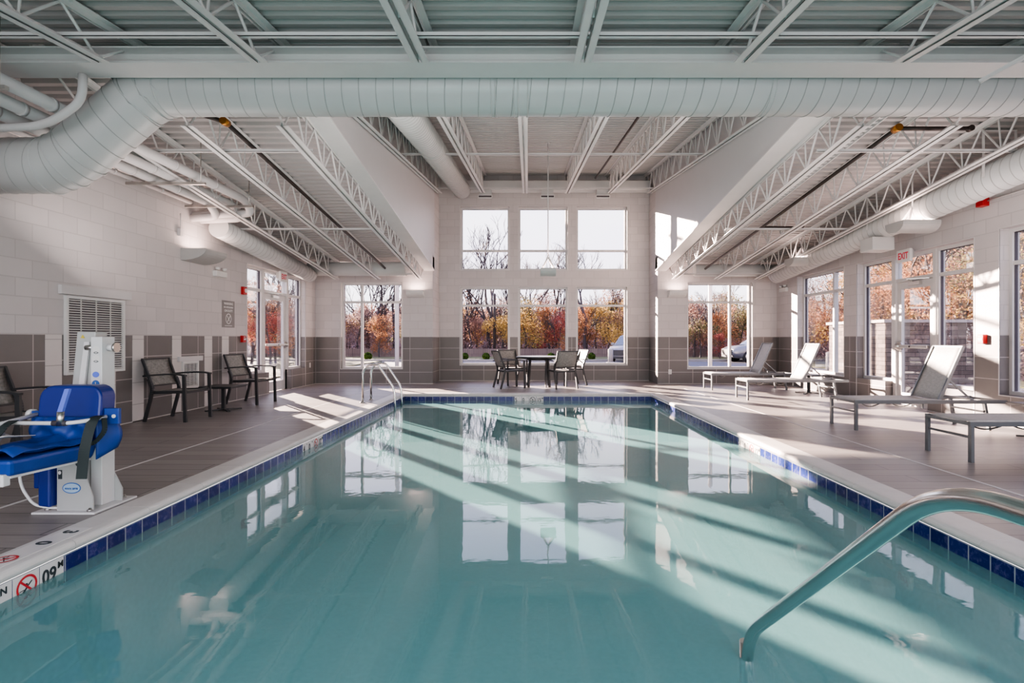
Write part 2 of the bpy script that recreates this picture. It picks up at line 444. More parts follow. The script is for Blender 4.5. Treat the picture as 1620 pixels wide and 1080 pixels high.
corr('ceiling',BL-.3,BR+.3,RIDGE,YR+TH,zmid)

# ------------------------------------------------------------------ windows
def frame_bars(m,ax,pos,u0,u1,z0,z1,w=.05,d=.10):
    def bx(a,b,c,e):
        if ax=='y': m.box(a,b,pos-d/2,pos+d/2,c,e)
        else: m.box(pos-d/2,pos+d/2,a,b,c,e)
    bx(u0,u0+w,z0,z1); bx(u1-w,u1,z0,z1); bx(u0+w,u1-w,z0,z0+w); bx(u0+w,u1-w,z1-w,z1)
    return bx
wn=[0]
def window(ax,pos,u0,u1,z0,z1,mull=(),trans=(),edge=None):
    wn[0]+=1
    m=MB(); frame_bars(m,ax,pos,u0,u1,z0,z1)
    if edge is not None:    # slim white edge trim around the opening at the room face
        s=.014; e=edge; dd=.006
        for a,b,c,d in ((u0-s,u0,z0-s,z1+s),(u1,u1+s,z0-s,z1+s),(u0,u1,z0-s,z0),(u0,u1,z1,z1+s)):
            if ax=='y': m.box(a,b,e-dd,e+.02,c,d)
            else: m.box(e-dd,e+dd,a,b,c,d)
    o=struct(m,'window_%d'%wn[0],M['alu'])
    def bx(mm,a,b,c,e,dd):
        if ax=='y': mm.box(a,b,pos-dd,pos+dd,c,e)
        else: mm.box(pos-dd,pos+dd,a,b,c,e)
    for u in mull:
        mm=MB(); bx(mm,u-.028,u+.028,z0+.05,z1-.05,.045); mm.build('mullion',M['alu'],o)
    for z in trans:
        mm=MB(); bx(mm,u0+.05,u1-.05,z-.028,z+.028,.04); mm.build('transom_bar',M['alu'],o)
    g=MB(); bx(g,u0+.04,u1-.04,z0+.04,z1-.04,.006); g.build('pane',M['glass'],o)
    q=MB(); t=.007
    for a,b,c,d in ((u0+.05,u0+.05+t,z0+.05,z1-.05),(u1-.05-t,u1-.05,z0+.05,z1-.05),(u0+.05,u1-.05,z1-.05-t,z1-.05)):
        bx(q,a,b,c,d,.02)
    q.build('gasket',M['gasket'],o)
    return o
PB=YB+.16; PRc=YR+.16; PL=XL-.16; PR=XR+.18
window('y',PB,-4.84,-3.25,.39,2.62,(-4.33,),(2.12,),YB)
window('y',PB,4.14,5.81,.39,2.62,(5.28,),(2.12,),YB)
for u0,u1,z0,z1 in rec: window('y',PRc,u0,u1,z0,z1,(),((2.09,) if z0<1 else (3.62,)),YR)
window('x',PR,11.18,13.1,.40,2.64,(11.80,),(2.19,),XR)
for a,b in ((5.54,7.49),(3.1,5.05),(.6,2.55)): window('x',PR,a,b,.40,2.66,((a+b)/2-.3,),(2.19,),XR)
# storefront doors with sidelights
def storefront(ax,pos,edge,sl,dr,zt,ztr,sill,sgn,nd,hinge):
    # sl: list of sidelight (u0,u1); dr: door opening (u0,u1)
    for a,b in sl:
        window(ax,pos,a,b,sill,zt,(),(ztr,),None)
    m=MB(); u0,u1=dr
    def bx(mm,a,b,c,e,dd,off=0):
        if ax=='y': mm.box(a,b,pos-dd+off,pos+dd+off,c,e)
        else: mm.box(pos-dd+off,pos+dd+off,a,b,c,e)
    w=.07
    bx(m,u0,u0+w,0,zt,.06); bx(m,u1-w,u1,0,zt,.06); bx(m,u0+w,u1-w,zt-.05,zt,.05); bx(m,u0+w,u1-w,ztr-.03,ztr+.03,.05)
    d=struct(m,'door_%d'%nd,M['alu'])
    g=MB(); bx(g,u0+w,u1-w,ztr+.03,zt-.05,.006); g.build('transom_pane',M['glass'],d)
    a,b=u0+w+.004,u1-w-.004; s=.10
    lf=MB(); bx(lf,a,a+s,.01,ztr-.035,.025); bx(lf,b-s,b,.01,ztr-.035,.025); bx(lf,a+s,b-s,ztr-.155,ztr-.035,.025); bx(lf,a+s,b-s,.01,.22,.025)
    leaf=lf.build('door_leaf',M['alu'],d)
    g=MB(); bx(g,a+s-.01,b-s+.01,.21,ztr-.15,.005); g.build('pane',M['glass'],leaf)
    # panic bar on room side: sgn points to the room
    zc=1.03; pb=MB(); off=sgn*.07
    bx(pb,a+.09,b-.09,zc-.028,zc+.028,.022,off)
    bar=pb.build('panic_bar',M['satin'],d,bevel=.008)
    lu=b-.07 if hinge=='a' else a+.07
    kn=MB(); c=pos+sgn*.03
    if ax=='x':
        kn.lathe([(.085,0),(.085,.025),(.06,.05),(.05,.085),(.03,.10)] if sgn>0 else [(.03,-.10),(.05,-.085),(.06,-.05),(.085,-.025),(.085,0)],(c,lu,zc),24,'x')
    kn.build('latch_rose',M['satin'],bar)
    kk=MB(); kk.lathe([(.016,-.006),(.016,.006)],(pos+sgn*.094,(a+b)/2+.05,zc),12,'x'); kk.build('lock_cylinder',M['gasket'],bar)
    cl=MB(); hu=(a+b)/2
    bx(cl,hu-.17,hu+.1,ztr-.115,ztr-.055,.025,sgn*.055)
    cl.bar((pos+sgn*.07,hu,ztr-.05),(pos+sgn*.30,hu-.18,ztr-.03),.02,.01); cl.bar((pos+sgn*.30,hu-.18,ztr-.03),(pos+sgn*.05,hu-.36,ztr-.03),.02,.01)
    cl.build('door_closer',M['satin'],d)
    return d
storefront('x',PL,XL,[(10.75,11.60),(12.82,13.56)],(11.60,12.82),2.64,2.18,.455,1,1,'a')
storefront('x',PR,XR,[(9.86,10.74),(7.92,8.82)],(8.82,9.86),2.62,2.19,.40,-1,2,'a')
bpy.data.objects['door_2'].children
# thin edge trims around the big door openings
for x,y0,y1,zt in ((XL,10.75,13.56,2.64),(XR,7.92,10.74,2.62)):
    m=MB(); m.box(x-.006,x+.006,y0-.014,y0,.0,zt+.014); m.box(x-.006,x+.006,y1,y1+.014,0,zt+.014); m.box(x-.006,x+.006,y0,y1,zt,zt+.014)
    struct(m,'trim_%d'%(k+1),M['alu']); k+=1
# light base line where tile meets floor
for a in (('x',XL,YN,11.67),('x',XL,12.75,YB),('x',XR-.006,YN,8.84),('x',XR-.006,9.89,YB)):
    struct(MB().box(a[1],a[1]+.006,a[2],a[3],0,.012),'baseboard_'+('left' if a[1]<0 else 'right'),M['coping'])
struct(MB().box(XL,BL,YB-.006,YB,0,.012),'baseboard_back',M['coping']); struct(MB().box(BR,XR,YB-.006,YB,0,.012),'baseboard_back',M['coping'])
struct(MB().box(BL,BR,YR-.006,YR,0,.012),'baseboard_recess',M['coping'])

# ------------------------------------------------------------------ pool
# coping stones
cp=MB()
def coping_piece(fn,t0,t1):
    pts=[(COP,0),(COP,-.06),(.0,-.06)]
    pr=[(COP,-.06),(.01,-.06)]
    for i in range(9):
        a=-PI/2-PI*i/8 if False else -PI/2+PI*i/8
        pr.append((.0-.030*math.cos(a)+.012,-.028+.031*math.sin(a)))
    pr+= [(.05,.0045),(COP,.001)]
    cp.prism(pr,fn,t0,t1)
st=.62
t=PY0-COP
while t<PY1:
    t1=min(t+st,PY1)
    coping_piece(lambda u,v,s:(-POOLX-u,s,v),t+.002,t1-.002); coping_piece(lambda u,v,s:(POOLX+u,s,v),t+.002,t1-.002)
    t+=st
t=-POOLX-COP
while t<POOLX+COP-.01:
    t1=min(t+st,POOLX+COP)
    coping_piece(lambda u,v,s:(s,PY1+u,v),t+.002,t1-.002)
    if True: coping_piece(lambda u,v,s:(s,PY0-u,v),t+.002,t1-.002)
    t+=st
trimc=struct(cp,'trim_coping',M['coping'])
# basin
ba=MB(); zf0,zf1=-1.15,-1.75
def quad(m,*p):
    b=len(m.v); m.v+=list(p); m.f.append(tuple(range(b,b+len(p)))); m.smooth.append(False)
X=POOLX
quad(ba,(-X,2.2,zf0),(X,2.2,zf0),(X,PY1,zf1),(-X,PY1,zf1))
quad(ba,(-X,PY0,-.06),(-X,2.2,-.06),(-X,2.2,zf0),(-X,PY0,zf0)); quad(ba,(-X,2.2,-.06),(-X,PY1,-.06),(-X,PY1,zf1),(-X,2.2,zf0))
quad(ba,(X,PY0,-.06),(X,2.2,-.06),(X,2.2,zf0),(X,PY0,zf0)); quad(ba,(X,2.2,-.06),(X,PY1,-.06),(X,PY1,zf1),(X,2.2,zf0))
quad(ba,(-X,PY1,-.06),(X,PY1,-.06),(X,PY1,zf1),(-X,PY1,zf1)); quad(ba,(-X,PY0,-.06),(X,PY0,-.06),(X,PY0,zf0),(-X,PY0,zf0))
quad(ba,(-X,PY0,zf0),(X,PY0,zf0),(X,2.2,zf0),(-X,2.2,zf0))
ba.box(-X,X,PY0,1.25,zf0,-.38); ba.box(-X,X,1.25,1.6,zf0,-.62)
basin=struct(ba,'floor_pool_basin',M['plaster'],recalc=False)
tl=MB(); e=.006
tl.box(-X,-X+e,PY0,PY1,-.215,-.058); tl.box(X-e,X,PY0,PY1,-.215,-.058); tl.box(-X,X,PY1-e,PY1,-.215,-.058)
struct(tl,'trim_waterline_tile',M['bluetile'])
w=MB(); quad(w,(-X,PY0,WZ),(X,PY0,WZ),(X,PY1,WZ),(-X,PY1,WZ))
wo=w.build('pool_water',M['water'],recalc=False); tag(wo,'still teal water filling the long rectangular pool','water',kind='stuff')
# depth marker tiles
def noswim(parent,c,Xa,Ya,r,ink,ring):
    m=MB(); ringmesh(m,c,Xa,Ya,r*.80,r,28,.003)
    Xv,Yv=Vector(Xa),Vector(Ya); Z=Xv.cross(Yv); cc=Vector(c)+Z*.003
    m.bar(cc+(Xv*-.6+Yv*.6)*r,cc+(Xv*.6-Yv*.6)*r,r*.17,.001,up=tuple(Z))
    m.build('prohibition_ring',ring,parent,world=True,recalc=False)
    f=MB(); cc=Vector(c)+Z*.002
    f.bar(cc+(Xv*-.35-Yv*.45)*r,cc+(Xv*.1+Yv*.0)*r,r*.16,.001,up=tuple(Z)); f.bar(cc+(Xv*.1)*r,cc+(Xv*.5+Yv*.35)*r,r*.10,.001,up=tuple(Z))
    f.bar(cc+(Xv*-.7-Yv*.25)*r,cc+(Xv*-.25-Yv*.2)*r,r*.06,.001,up=tuple(Z)); disc(f,cc+(Xv*-.05+Yv*.18)*r,Xv,Yv,r*.13,r*.13)
    f.build('diver_figure',ink,parent,world=True,recalc=False)
def marker(side,t0,words,label,ring=None,size=.155,grp=None):
    """side: L,R,B; t0 = left end of the marker as read from the pool"""
    n=len(words); W_=size*n
    if side=='L': Xa,Ya=(0,1,0),(0,0,1); org=Vector((-POOLX+.006,t0,-.213))
    if side=='R': Xa,Ya=(0,-1,0),(0,0,1); org=Vector((POOLX-.006,t0,-.213))
    if side=='B': Xa,Ya=(1,0,0),(0,0,1); org=Vector((t0,PY1-.006,-.213))
    Xa,Ya=Vector(Xa),Vector(Ya); Z=Xa.cross(Ya)
    base=org+Xa*W_/2
    e=empty('depth_marker_tile',tuple(base),0,label,'pool tile')
    for i,wd in enumerate(words):
        a=org+Xa*(size*i+.003); b=org+Xa*(size*(i+1)-.003)
        m=MB(); m.bar((a+b)/2+Z*.001,(a+b)/2+Z*.001+Ya*.152,(b-a).length,.004,up=tuple(Z))
        m.build('tile',M['markertile'],e,world=True)
        c=(a+b)/2+Ya*.085+Z*.003
        if wd=='X': noswim(e,c,Xa,Ya,.06,M['ink'],ring or M['redink'])
        else:
            main,sup=wd
            text(main,.105,M['ink'],org+Xa*(size*i+.014)+Ya*.05+Z*.004,Xa,Ya,e,'depth_number',squeeze=.85)
            if sup: text(sup,.05,M['ink'],org+Xa*(size*i+.145-.035*len(sup))+Ya*.10+Z*.004,Xa,Ya,e,'unit_letters')
    return e
marker('L',2.47,[('3','FT'),('0','IN'),'X',('09','M')],'white depth marker tiles reading 0 9 M at near left pool edge')
marker('L',6.37,[('4',"'"),('0','"'),'X',('12','M')],'small white depth marker set halfway along the left pool edge')
marker('R',6.79,[('4',"'"),('0','"'),'X',('12','M')],'white depth marker on right pool edge reading 4 0 12')
marker('B',-.285,[('5',"'"),('0','"'),'X',('15','M')],'depth marker tiles centred in the far pool end wall',ring=M['ink'])
# markings on the left coping
e=empty('depth_marker_tile',(-2.73,3.05,.002),0,'depth numbers lying flat on the coping at near left','pool tile')
Xa,Ya=Vector((0,-1,0)),Vector((1,0,0))
m=MB(); m.box(-2.80,-2.665,2.52,3.36,.0035,.0062); m.build('tile',M['markertile'],e,world=True)
text('3',.11,M['ink'],(-2.775,3.31,.0075),Xa,Ya,e,'depth_number'); text('0',.11,M['ink'],(-2.775,3.13,.0075),Xa,Ya,e,'depth_number')
noswim(e,(-2.735,2.87,.006),Xa,Ya,.055,M['ink'],M['redink']); text('09',.10,M['ink'],(-2.775,2.74,.0075),Xa,Ya,e,'depth_number')
# ------------------------------------------------------------------ roof steel
def joist(name,x,y0,y1,zb,zt,label,group,b0,b1,pan=.61,cw=.058,gap=.022):
    """open web joist along Y; zb/zt give undersides of bottom and top chord; bottom chord runs b0..b1"""
    e=empty(name,(x,(y0+y1)/2,zt((y0+y1)/2)),0,label,'roof joist',group)
    for nm,f,a,b,up in (('bottom_chord',zb,b0,b1,1),('top_chord',zt,y0,y1,0)):
        m=MB()
        for s in (-1,1):
            xa=x+s*(gap/2); xb=x+s*(gap/2+cw)
            xo0,xo1=min(xa,xb),max(xa,xb); t=.007
            za,zc=f(a),f(b)
            if up:   # horizontal leg at the bottom
                m.quadbox([(xo0,a,za),(xo1,a,za),(xo1,b,zc),(xo0,b,zc),(xo0,a,za+t),(xo1,a,za+t),(xo1,b,zc+t),(xo0,b,zc+t)])
            else:
                h=.05
                m.quadbox([(xo0,a,za+h-t),(xo1,a,za+h-t),(xo1,b,zc+h-t),(xo0,b,zc+h-t),(xo0,a,za+h),(xo1,a,za+h),(xo1,b,zc+h),(xo0,b,zc+h)])
            v0,v1=(xa,xa+s*t); v0,v1=min(v0,v1),max(v0,v1)
            m.quadbox([(v0,a,za),(v1,a,za),(v1,b,zc),(v0,b,zc),(v0,a,za+.05),(v1,a,za+.05),(v1,b,zc+.05),(v0,b,zc+.05)])
        m.build(nm,M['steel'],e,world=True)
    w=MB(); n=max(2,round((b1-b0)/pan)); p=(b1-b0)/n; r=.0135
    w.tube([(x,y0+.05,zt(y0)+.02),(x,b0+.04,zb(b0)+.02)],r,5); w.tube([(x,y1-.05,zt(y1)+.02),(x,b1-.04,zb(b1)+.02)],r,5)
    for i in range(n):
        a=b0+.04+i*(p-.08/n); b=a+(p-.08/n); mid=(a+b)/2
        w.tube([(x,a,zb(a)+.02),(x,mid,zt(mid)+.02)],r,5,caps=False); w.tube([(x,mid,zt(mid)+.02),(x,b,zb(b)+.02)],r,5,caps=False)
        if i: w.tube([(x,a,zb(a)+.02),(x,a+.04,zt(a)+.02)],r*.8,5,caps=False)
    w.build('web',M['steel'],e,world=True)
    return e
SX=[-4.75,-3.72,-2.68,3.65,4.68,5.70]
nmS={-4.75:'outermost joist over the left deck beside the pipes',-3.72:'middle sloping joist over the left side of the room',-2.68:'sloping joist running close beside the left bulkhead',
 3.65:'sloping joist running close beside the right bulkhead',4.68:'middle sloping joist over the right side of the room',5.70:'outermost joist over the right deck beside the round duct'}
for x in SX:
    joist('roof_joist',x,RIDGE+.05,YB-.02,lambda y:zside(y)-.455,lambda y:zside(y)-.052,'white open web '+nmS[x],'side bay roof joists',RIDGE+.78,13.65)
CX=[-2.36,-1.2,-.07,1.06,2.19,3.26]
nmC=['along the left bulkhead of the raised bay','second from the left bulkhead in the raised bay','running straight away at the middle of the raised bay','right of the middle joist in the raised bay','second from the right bulkhead in the raised bay','along the right bulkhead of the raised bay']
for x,l in zip(CX,nmC):
    joist('roof_joist',x,RIDGE+.25,YR-.02,lambda y:zmid(y)-.56,lambda y:zmid(y)-.052,'white open web joist '+l,'raised bay roof joists',RIDGE+.7,14.75)
FX=[-5.0,-3.66,-2.30,-.92,.47,1.84,3.20,4.55]
nmF=['far left','second from the left','third from the left','left of the frame middle','right of the frame middle','third from the right','second from the right','far right']
for i,(x,l) in enumerate(zip(FX,nmF)):
    joist('roof_joist',x,YN+.1,RIDGE-.0,lambda y:zfront(y)-.375,lambda y:zfront(y)-.07,'heavy white double chord joist overhead in front of the beam, '+l,'foreground roof joists',YN+.3,4.70,pan=.75,cw=.062,gap=.026)
# ridge beam
e=empty('ridge_beam',(.47,RIDGE,ZR-.27),0,'wide white steel beam crossing the whole room overhead','steel beam')
bz=CAMZ+2.455; by=5.018
MB().box(XL,XR,by-.142,by+.142,bz,bz+.016).build('bottom_flange',M['steel'],e,world=True)
MB().box(XL,XR,by-.006,by+.006,bz+.016,ZR-.19).build('beam_web',M['steel'],e,world=True)
MB().box(XL,XR,by-.12,by+.142,ZR-.19,ZR-.176).build('top_flange',M['steel'],e,world=True)
# bridging bars across the joists
def bridge(y,z,x0,x1,label):
    o=MB().box(x0,x1,y-.018,y+.018,z,z+.005).box(x0,x1,y-.018,y-.013,z,z+.032).build('bridging_bar',M['steel']); tag(o,label,'steel bar','joist bridging bars')
bridge(4.30,zfront(4.30)-.335,XL,XR,'pale horizontal bridging bar just in front of the big beam')
bridge(4.05,zfront(4.05)-.11,XL,XR,'upper horizontal bridging bar tucked under the foreground roof deck')
bridge(2.9,zfront(2.9)-.11,XL,XR,'bridging bar high under the foreground deck near the camera')
for y in (6.7,9.8,13.3):
    d={6.7:'nearest',9.8:'middle',13.3:'farthest'}[y]
    bridge(y,zside(y)-.415,XL,BL-.16,d+' thin bridging bar across the left bay joists')
    bridge(y,zside(y)-.415,BR+.16,XR,d+' thin bridging bar across the right bay joists')
for y in (7.6,10.2,14.2):
    d={7.6:'nearest',10.2:'middle',14.2:'farthest'}[y]
    bridge(y,zmid(y)-.52,BL,BR,d+' thin bridging bar across the raised bay joists')

# ------------------------------------------------------------------ ducts
def duct(label,pts,r,pitch=.15,name='spiral_duct',caps=True,n=72,extras=(),hang=()):
    P_=[Vector(p) for p in pts]
    e=empty(name,tuple(P_[len(P_)//2]),0,label,'air duct')
    m=MB(); m.tube(P_,r,n,caps=caps); m.build('duct_body',M['duct'],e,world=True)
    # helical lock seam
    L=[0]
    for i in range(1,len(P_)): L.append(L[-1]+(P_[i]-P_[i-1]).length)
    tot=L[-1]; k=int(tot/pitch*36); pts2=[]
    up=Vector((0,0,1)); 
    for i in range(k+1):
        s=tot*i/k; j=max(q for q in range(len(L)) if L[q]<=s+1e-9); j=min(j,len(P_)-2)
        f=(s-L[j])/(L[j+1]-L[j]); p=P_[j].lerp(P_[j+1],f)
        t=(P_[min(j+1,len(P_)-1)]-P_[j]).normalized()
        sd=t.cross(up).normalized(); u2=sd.cross(t)
        a=2*PI*s/pitch
        pts2.append(p+(sd*math.cos(a)+u2*math.sin(a))*(r+.002))
    h=MB(); h.tube(pts2,.0048,4); h.build('lock_seam',M['seam'],e,world=True)
    for i in range(1,len(P_)-1):
        g=MB()
        t=(P_[i+1]-P_[i-1]).normalized(); sd=t.cross(up).normalized(); u2=sd.cross(t)
        kk=1.03
        g.tube([P_[i]+(sd*math.cos(2*PI*q/28)+u2*math.sin(2*PI*q/28)*kk)*(r+.002) for q in range(28)],.007,5,closed=True)
        g.build('joint_ring',M['duct'],e,world=True)
    for (s) in extras:
        j=max(q for q in range(len(L)) if L[q]<=s); j=min(j,len(P_)-2); f=(s-L[j])/(L[j+1]-L[j]); p=P_[j].lerp(P_[j+1],f); t=(P_[j+1]-P_[j]).normalized(); sd=t.cross(up).normalized(); u2=sd.cross(t)
        for dd in (-.02,.02): MB().tube([p+t*dd+(sd*math.cos(2*PI*q/28)+u2*math.sin(2*PI*q/28))*(r+.003) for q in range(28)],.006,5,closed=True).build('joint_ring',M['duct'],e,world=True)
    for hy,hz in hang:
        x0=P_[0].x; zc=P_[0].z+(P_[-1].z-P_[0].z)*(hy-P_[0].y)/(P_[-1].y-P_[0].y); q=MB()
        for sx in (-1,1): q.box(x0+sx*(r+.006)-.003,x0+sx*(r+.006)+.003,hy-.02,hy+.02,zc-.02,hz)
        q.box(x0-r-.009,x0+r+.009,hy-.02,hy+.02,hz-.012,hz-.004)
        q.build('hanger_strap',M['steel'],e,world=True)
    return e
DY=5.5
zr=CAMZ+2.515; zl=CAMZ+1.733
def dx(px,z=0): return (px-VX)*DY/F
xu=dx(238); xl_=dx(108)
pts=[(XL+.02,DY,zl),(xl_-.16,DY,zl),(xl_-.02,DY,zl+.05),(xl_+.12,DY,zl+.14),(xu-.12,DY,zr-.14),(xu+.02,DY,zr-.05),(xu+.18,DY,zr),(0,DY,zr),(5.35,DY,zr),(5.62,DY+.03,zr-.005),(5.86,DY+.14,zr-.02),(6.0,DY+.36,zr-.05)]
duct('huge round white spiral duct crossing the room under the beam and dropping at left',pts,.268,pitch=.165,extras=(5.4,5.62,8.1))
def zd(y): return CAMZ+2.66-.083*y
duct('round duct along the top of the right window wall',[(6.02,6.0,zd(6.0)),(6.02,9.7,zd(9.7)),(6.02,13.3,zd(13.3))],.20,pitch=.14,hang=[(y,zside(y)) for y in (7.0,9.4,11.9)])
duct('round duct along the top of the left wall above the door',[(-5.24,9.3,zd(9.3)-.0),(-5.24,13.2,zd(13.2)-.03)],.17,pitch=.14)
duct('round duct running up the left side of the raised bay',[(-1.75,RIDGE+.68,zmid(RIDGE+.68)-.42),(-1.75,9.8,zmid(9.8)-.42),(-1.75,14.55,zmid(14.55)-.50)],.23,pitch=.11)
# rectangular trunk along the back of the raised bay with three diffusers
o=MB().box(-1.75,3.3,14.72,15.05,CAMZ+4.00,CAMZ+4.26).build('supply_trunk_duct',M['duct'],bevel=.02); tag(o,'long white boxed duct above the three upper windows','air duct')
for px,w_ in ((768,'left'),(866,'middle'),(953,'right')):
    x=(px-VX)*14.75/F
    e=empty('air_diffuser',(x,14.75,CAMZ+3.82),0,'small white slot diffuser hanging under the boxed duct, above the %s upper window'%w_,'air vent','slot diffusers under the boxed duct')
    MB().box(x-.16,x+.16,14.66,14.86,CAMZ+3.80,CAMZ+4.0).build('neck',M['duct'],e,world=True)
    m=MB(); frame_bars(m,'y',14.64,x-.19,x+.19,CAMZ+3.76,CAMZ+3.84,w=.018,d=.03); m.build('frame',M['white'],e,world=True)
    MB().box(x-.17,x+.17,14.63,14.65,CAMZ+3.778,CAMZ+3.822).build('slot',M['gasket'],e,world=True)
# small cross ducts near the back of the side bays
o=MB().lathe([(.17,-5.3),(.17,-2.95)],(0,13.3,zside(13.3)-.28),28,'x').build('cross_duct',M['duct']); tag(o,'short round duct crossing above the back left window','air duct')
o=MB().lathe([(.15,4.1),(.15,6.2)],(0,13.5,zside(13.5)-.27),28,'x').build('cross_duct',M['duct']); tag(o,'short round duct crossing above the back right window','air duct')
o=MB().box(5.75,6.12,9.15,9.5,zd(9.3)-.40,zd(9.3)-.18).build('duct_tap_box',M['duct'],bevel=.01); tag(o,'white square duct box below the right wall duct','air duct')

# ------------------------------------------------------------------ pipes
def pipe(label,pts,r,mat='paint',name='pipe',fr=.12,n=12,cat='pipe',rings=(),group=None):
    q=fillet(pts,fr,6) if len(pts)>2 else pts
    o=MB().tube(q,r,n).build(name,M[mat]); tag(o,label,cat,group)
    return o
pz=CAMZ+2.16
for i,(x,y1,l,dz) in enumerate(((-4.52,8.75,'innermost',0.06),(-4.80,8.95,'second',0.02),(-5.06,8.7,'third',0),(-5.28,8.5,'outermost',-.02))):
    pts=[(x,1.0,pz+dz),(x,y1,pz+dz),(x+.0,y1+.25,pz+dz-.16),(XL+.02,y1+.25,pz+dz-.19)] if i<3 else [(x,1.0,pz+dz),(x,y1+.1,pz+dz)]
    o=pipe('thick white insulated pipe, %s of four along the left wall ceiling'%l,pts,.062 if i<3 else .035,name='insulated_pipe')
    for y in [1.6+.9*j for j in range(8)]:
        MB().tube([(x,y-.02,pz+dz),(x,y+.02,pz+dz)],.068 if i<3 else .040,12).build('pipe_band',M['paint'],o)
for y,l in ((4.55,'nearest'),(7.35,'middle'),(8.62,'farthest')):
    e=empty('pipe_hanger',(-4.9,y,pz-.1),0,'slotted steel strut under the left pipes, %s'%l,'pipe hanger','pipe hangers')
    MB().box(-5.38,-4.32,y-.02,y+.02,pz-.095,pz-.062).build('strut',M['satin'],e,world=True)
    m=MB(); 
    for x in (-5.3,-4.38): m.tube([(x,y,pz-.09),(x,y,(zside(y) if y>RIDGE else zfront(y))+.0)],.006,6)
    m.build('hanger_rod',M['satin'],e,world=True)
def P(px,py,Y): return ((px-VX)*Y/F,Y,CAMZ-(py-VY)*Y/F)
pipe('fat grey conduit curling down from the beam at top left',[P(131,118,5.0),P(130,160,5.0),P(74,199,5.0),P(-60,205,5.0)],.036,name='bent_conduit',fr=.3)
# sprinkler pipes
def spr(x,y0,y1,lab,side):
    z=lambda y:zside(y)-.30
    e=empty('sprinkler_pipe',(x,y0,z(y0)),0,lab,'pipe')
    MB().tube([(x,y0,z(y0)),(x,y1,z(y1))],.026,10).build('pipe_run',M['iron'],e,world=True)
    MB().tube([(x,y0-.05,z(y0)+.0),(x,y0+.05,z(y0))],.043,12).build('brass_coupling',M['brass'],e,world=True)
    m=MB()
    if side>0:
        MB().tube([(x,y0,z(y0)),(x+.85,y0,z(y0))],.024,10).build('branch',M['iron'],e,world=True); m.tube([(x,10.0,z(10)),(x+.75,10,z(10))],.020,10); m.tube([(x+.75,10,z(10)),(x+.75,10,z(10)+.12)],.020,8)
        MB().tube([(x+.85,y0-.03,z(y0)),(x+.85,y0+.03,z(y0))],.035,10).build('end_cap',M['iron'],e,world=True)
    else: m.tube([(x,y0,z(y0)),(x-.25,y0-.12,z(y0)+.05)],.024,10)
    m.build('branch',M['iron'],e,world=True)
spr(4.27,6.35,13.2,'dark brown sprinkler pipe with brass coupling above the right deck',1)
spr(-3.42,6.2,13.2,'black sprinkler pipe running diagonally above the left deck',-1)
o=MB().tube([(1.75,RIDGE+.5,zmid(RIDGE+.5)-.25),(1.75,14.2,zmid(14.2)-.25)],.022,8).build('sprinkler_pipe',M['iron']); tag(o,'thin black pipe inside the raised bay, right of middle','pipe')
# flexible serrated cable tray edge on the right
e=empty('wire_tray',(4.06,9.2,zside(9.2)-.19),0,'ladder like white cable tray beside the right joists','cable tray')
for i in range(60):
    y=6.2+i*.1; MB().box(4.02,4.10,y,y+.05,zside(y)-.20,zside(y)-.165).build('tray_rung',M['steel'],e,world=True)
for x in (4.02,4.10): MB().bar((x,6.1,zside(6.1)-.19),(x,12.3,zside(12.3)-.19),.012,.05).build('side_rail',M['steel'],e,world=True)

# ------------------------------------------------------------------ wall things
def hatched_louver(label,y0,y1,z0,z1,hy0,hy1,hz0,hz1,ns):
    e=empty('wall_louver',(XL,(y0+y1)/2,z0),0,label,'vent')
    m=MB(); w=.035; x=XL+.0
    for a,b,c,d in ((y0,y0+w,z0,z1),(y1-w,y1,z0,z1),(y0+w,y1-w,z0,z0+w),(y0+w,y1-w,z1-w,z1)): m.box(x,x+.035,a,b,c,d)
    m.build('frame',M['white'],e,world=True)
    MB().box(x,x+.008,y0+w,y1-w,z0+w,z1-w).build('dark_recess',M['gasket'],e,world=True)
    m=MB(); h=z1-z0-2*w
    for i in range(ns):
        z=z0+w+h*(i+.5)/ns
        m.quadbox([(x+.01,y0+w,z+h/ns*.10),(x+.03,y0+w,z-h/ns*.30),(x+.03,y1-w,z-h/ns*.30),(x+.01,y1-w,z+h/ns*.10),(x+.01,y0+w,z+h/ns*.25),(x+.03,y0+w,z-h/ns*.05),(x+.03,y1-w,z-h/ns*.05),(x+.01,y1-w,z+h/ns*.25)])
    for f in (.25,.5,.75):
        yy=y0+(y1-y0)*f; m.box(x+.008,x+.02,yy-.004,yy+.004,z0+w,z1-w)
    m.build('louver_slats',M['white'],e,world=True)
    MB().box(x,x+.045,hy0,hy1,hz0,hz1).build('header_board',M['paint'],e,world=True,bevel=.004)
hatched_louver('large white wall louver behind the pool lift mast',6.50,7.45,.73,1.68,6.42,7.56,1.69,1.80,30)
hatched_louver('small white louver on the tiled wall behind the side table',8.70,9.12,.36,.80,8.60,9.22,.80,.88,16)
def sconce_x(label,x,y,z,sgn,L=.62,D=.40,glow=True):
    e=empty('wall_sconce',(x,y,z),0,label,'wall light')
    m=MB(); prof=[]
    for i in range(9):
        t=i/8; prof.append((D*t,-.17*math.cos(t*PI/2)**1.0+.0))
    prof=[(0,.0)]+[(0,-.19)]+[(D*math.sin(i/8*PI/2),-.19+.17*(1-math.cos(i/8*PI/2))) for i in range(1,9)]+[(D,.0)]
    m.prism(prof,lambda u,v,t:(x+sgn*u,t,z+v),y-L/2,y+L/2); m.build('shade',M['liftgrey'],e,world=True)
    MB().box(x+sgn*.05,x+sgn*(D-.05),y-L/2+.04,y+L/2-.04,z+.0005,z+.004).build('lamp_glow',M['uplight'],e,world=True)
    return e
sconce_x('pale wedge shaped uplight on the left block wall above the louvers',XL,9.0,CAMZ+1.44,1)
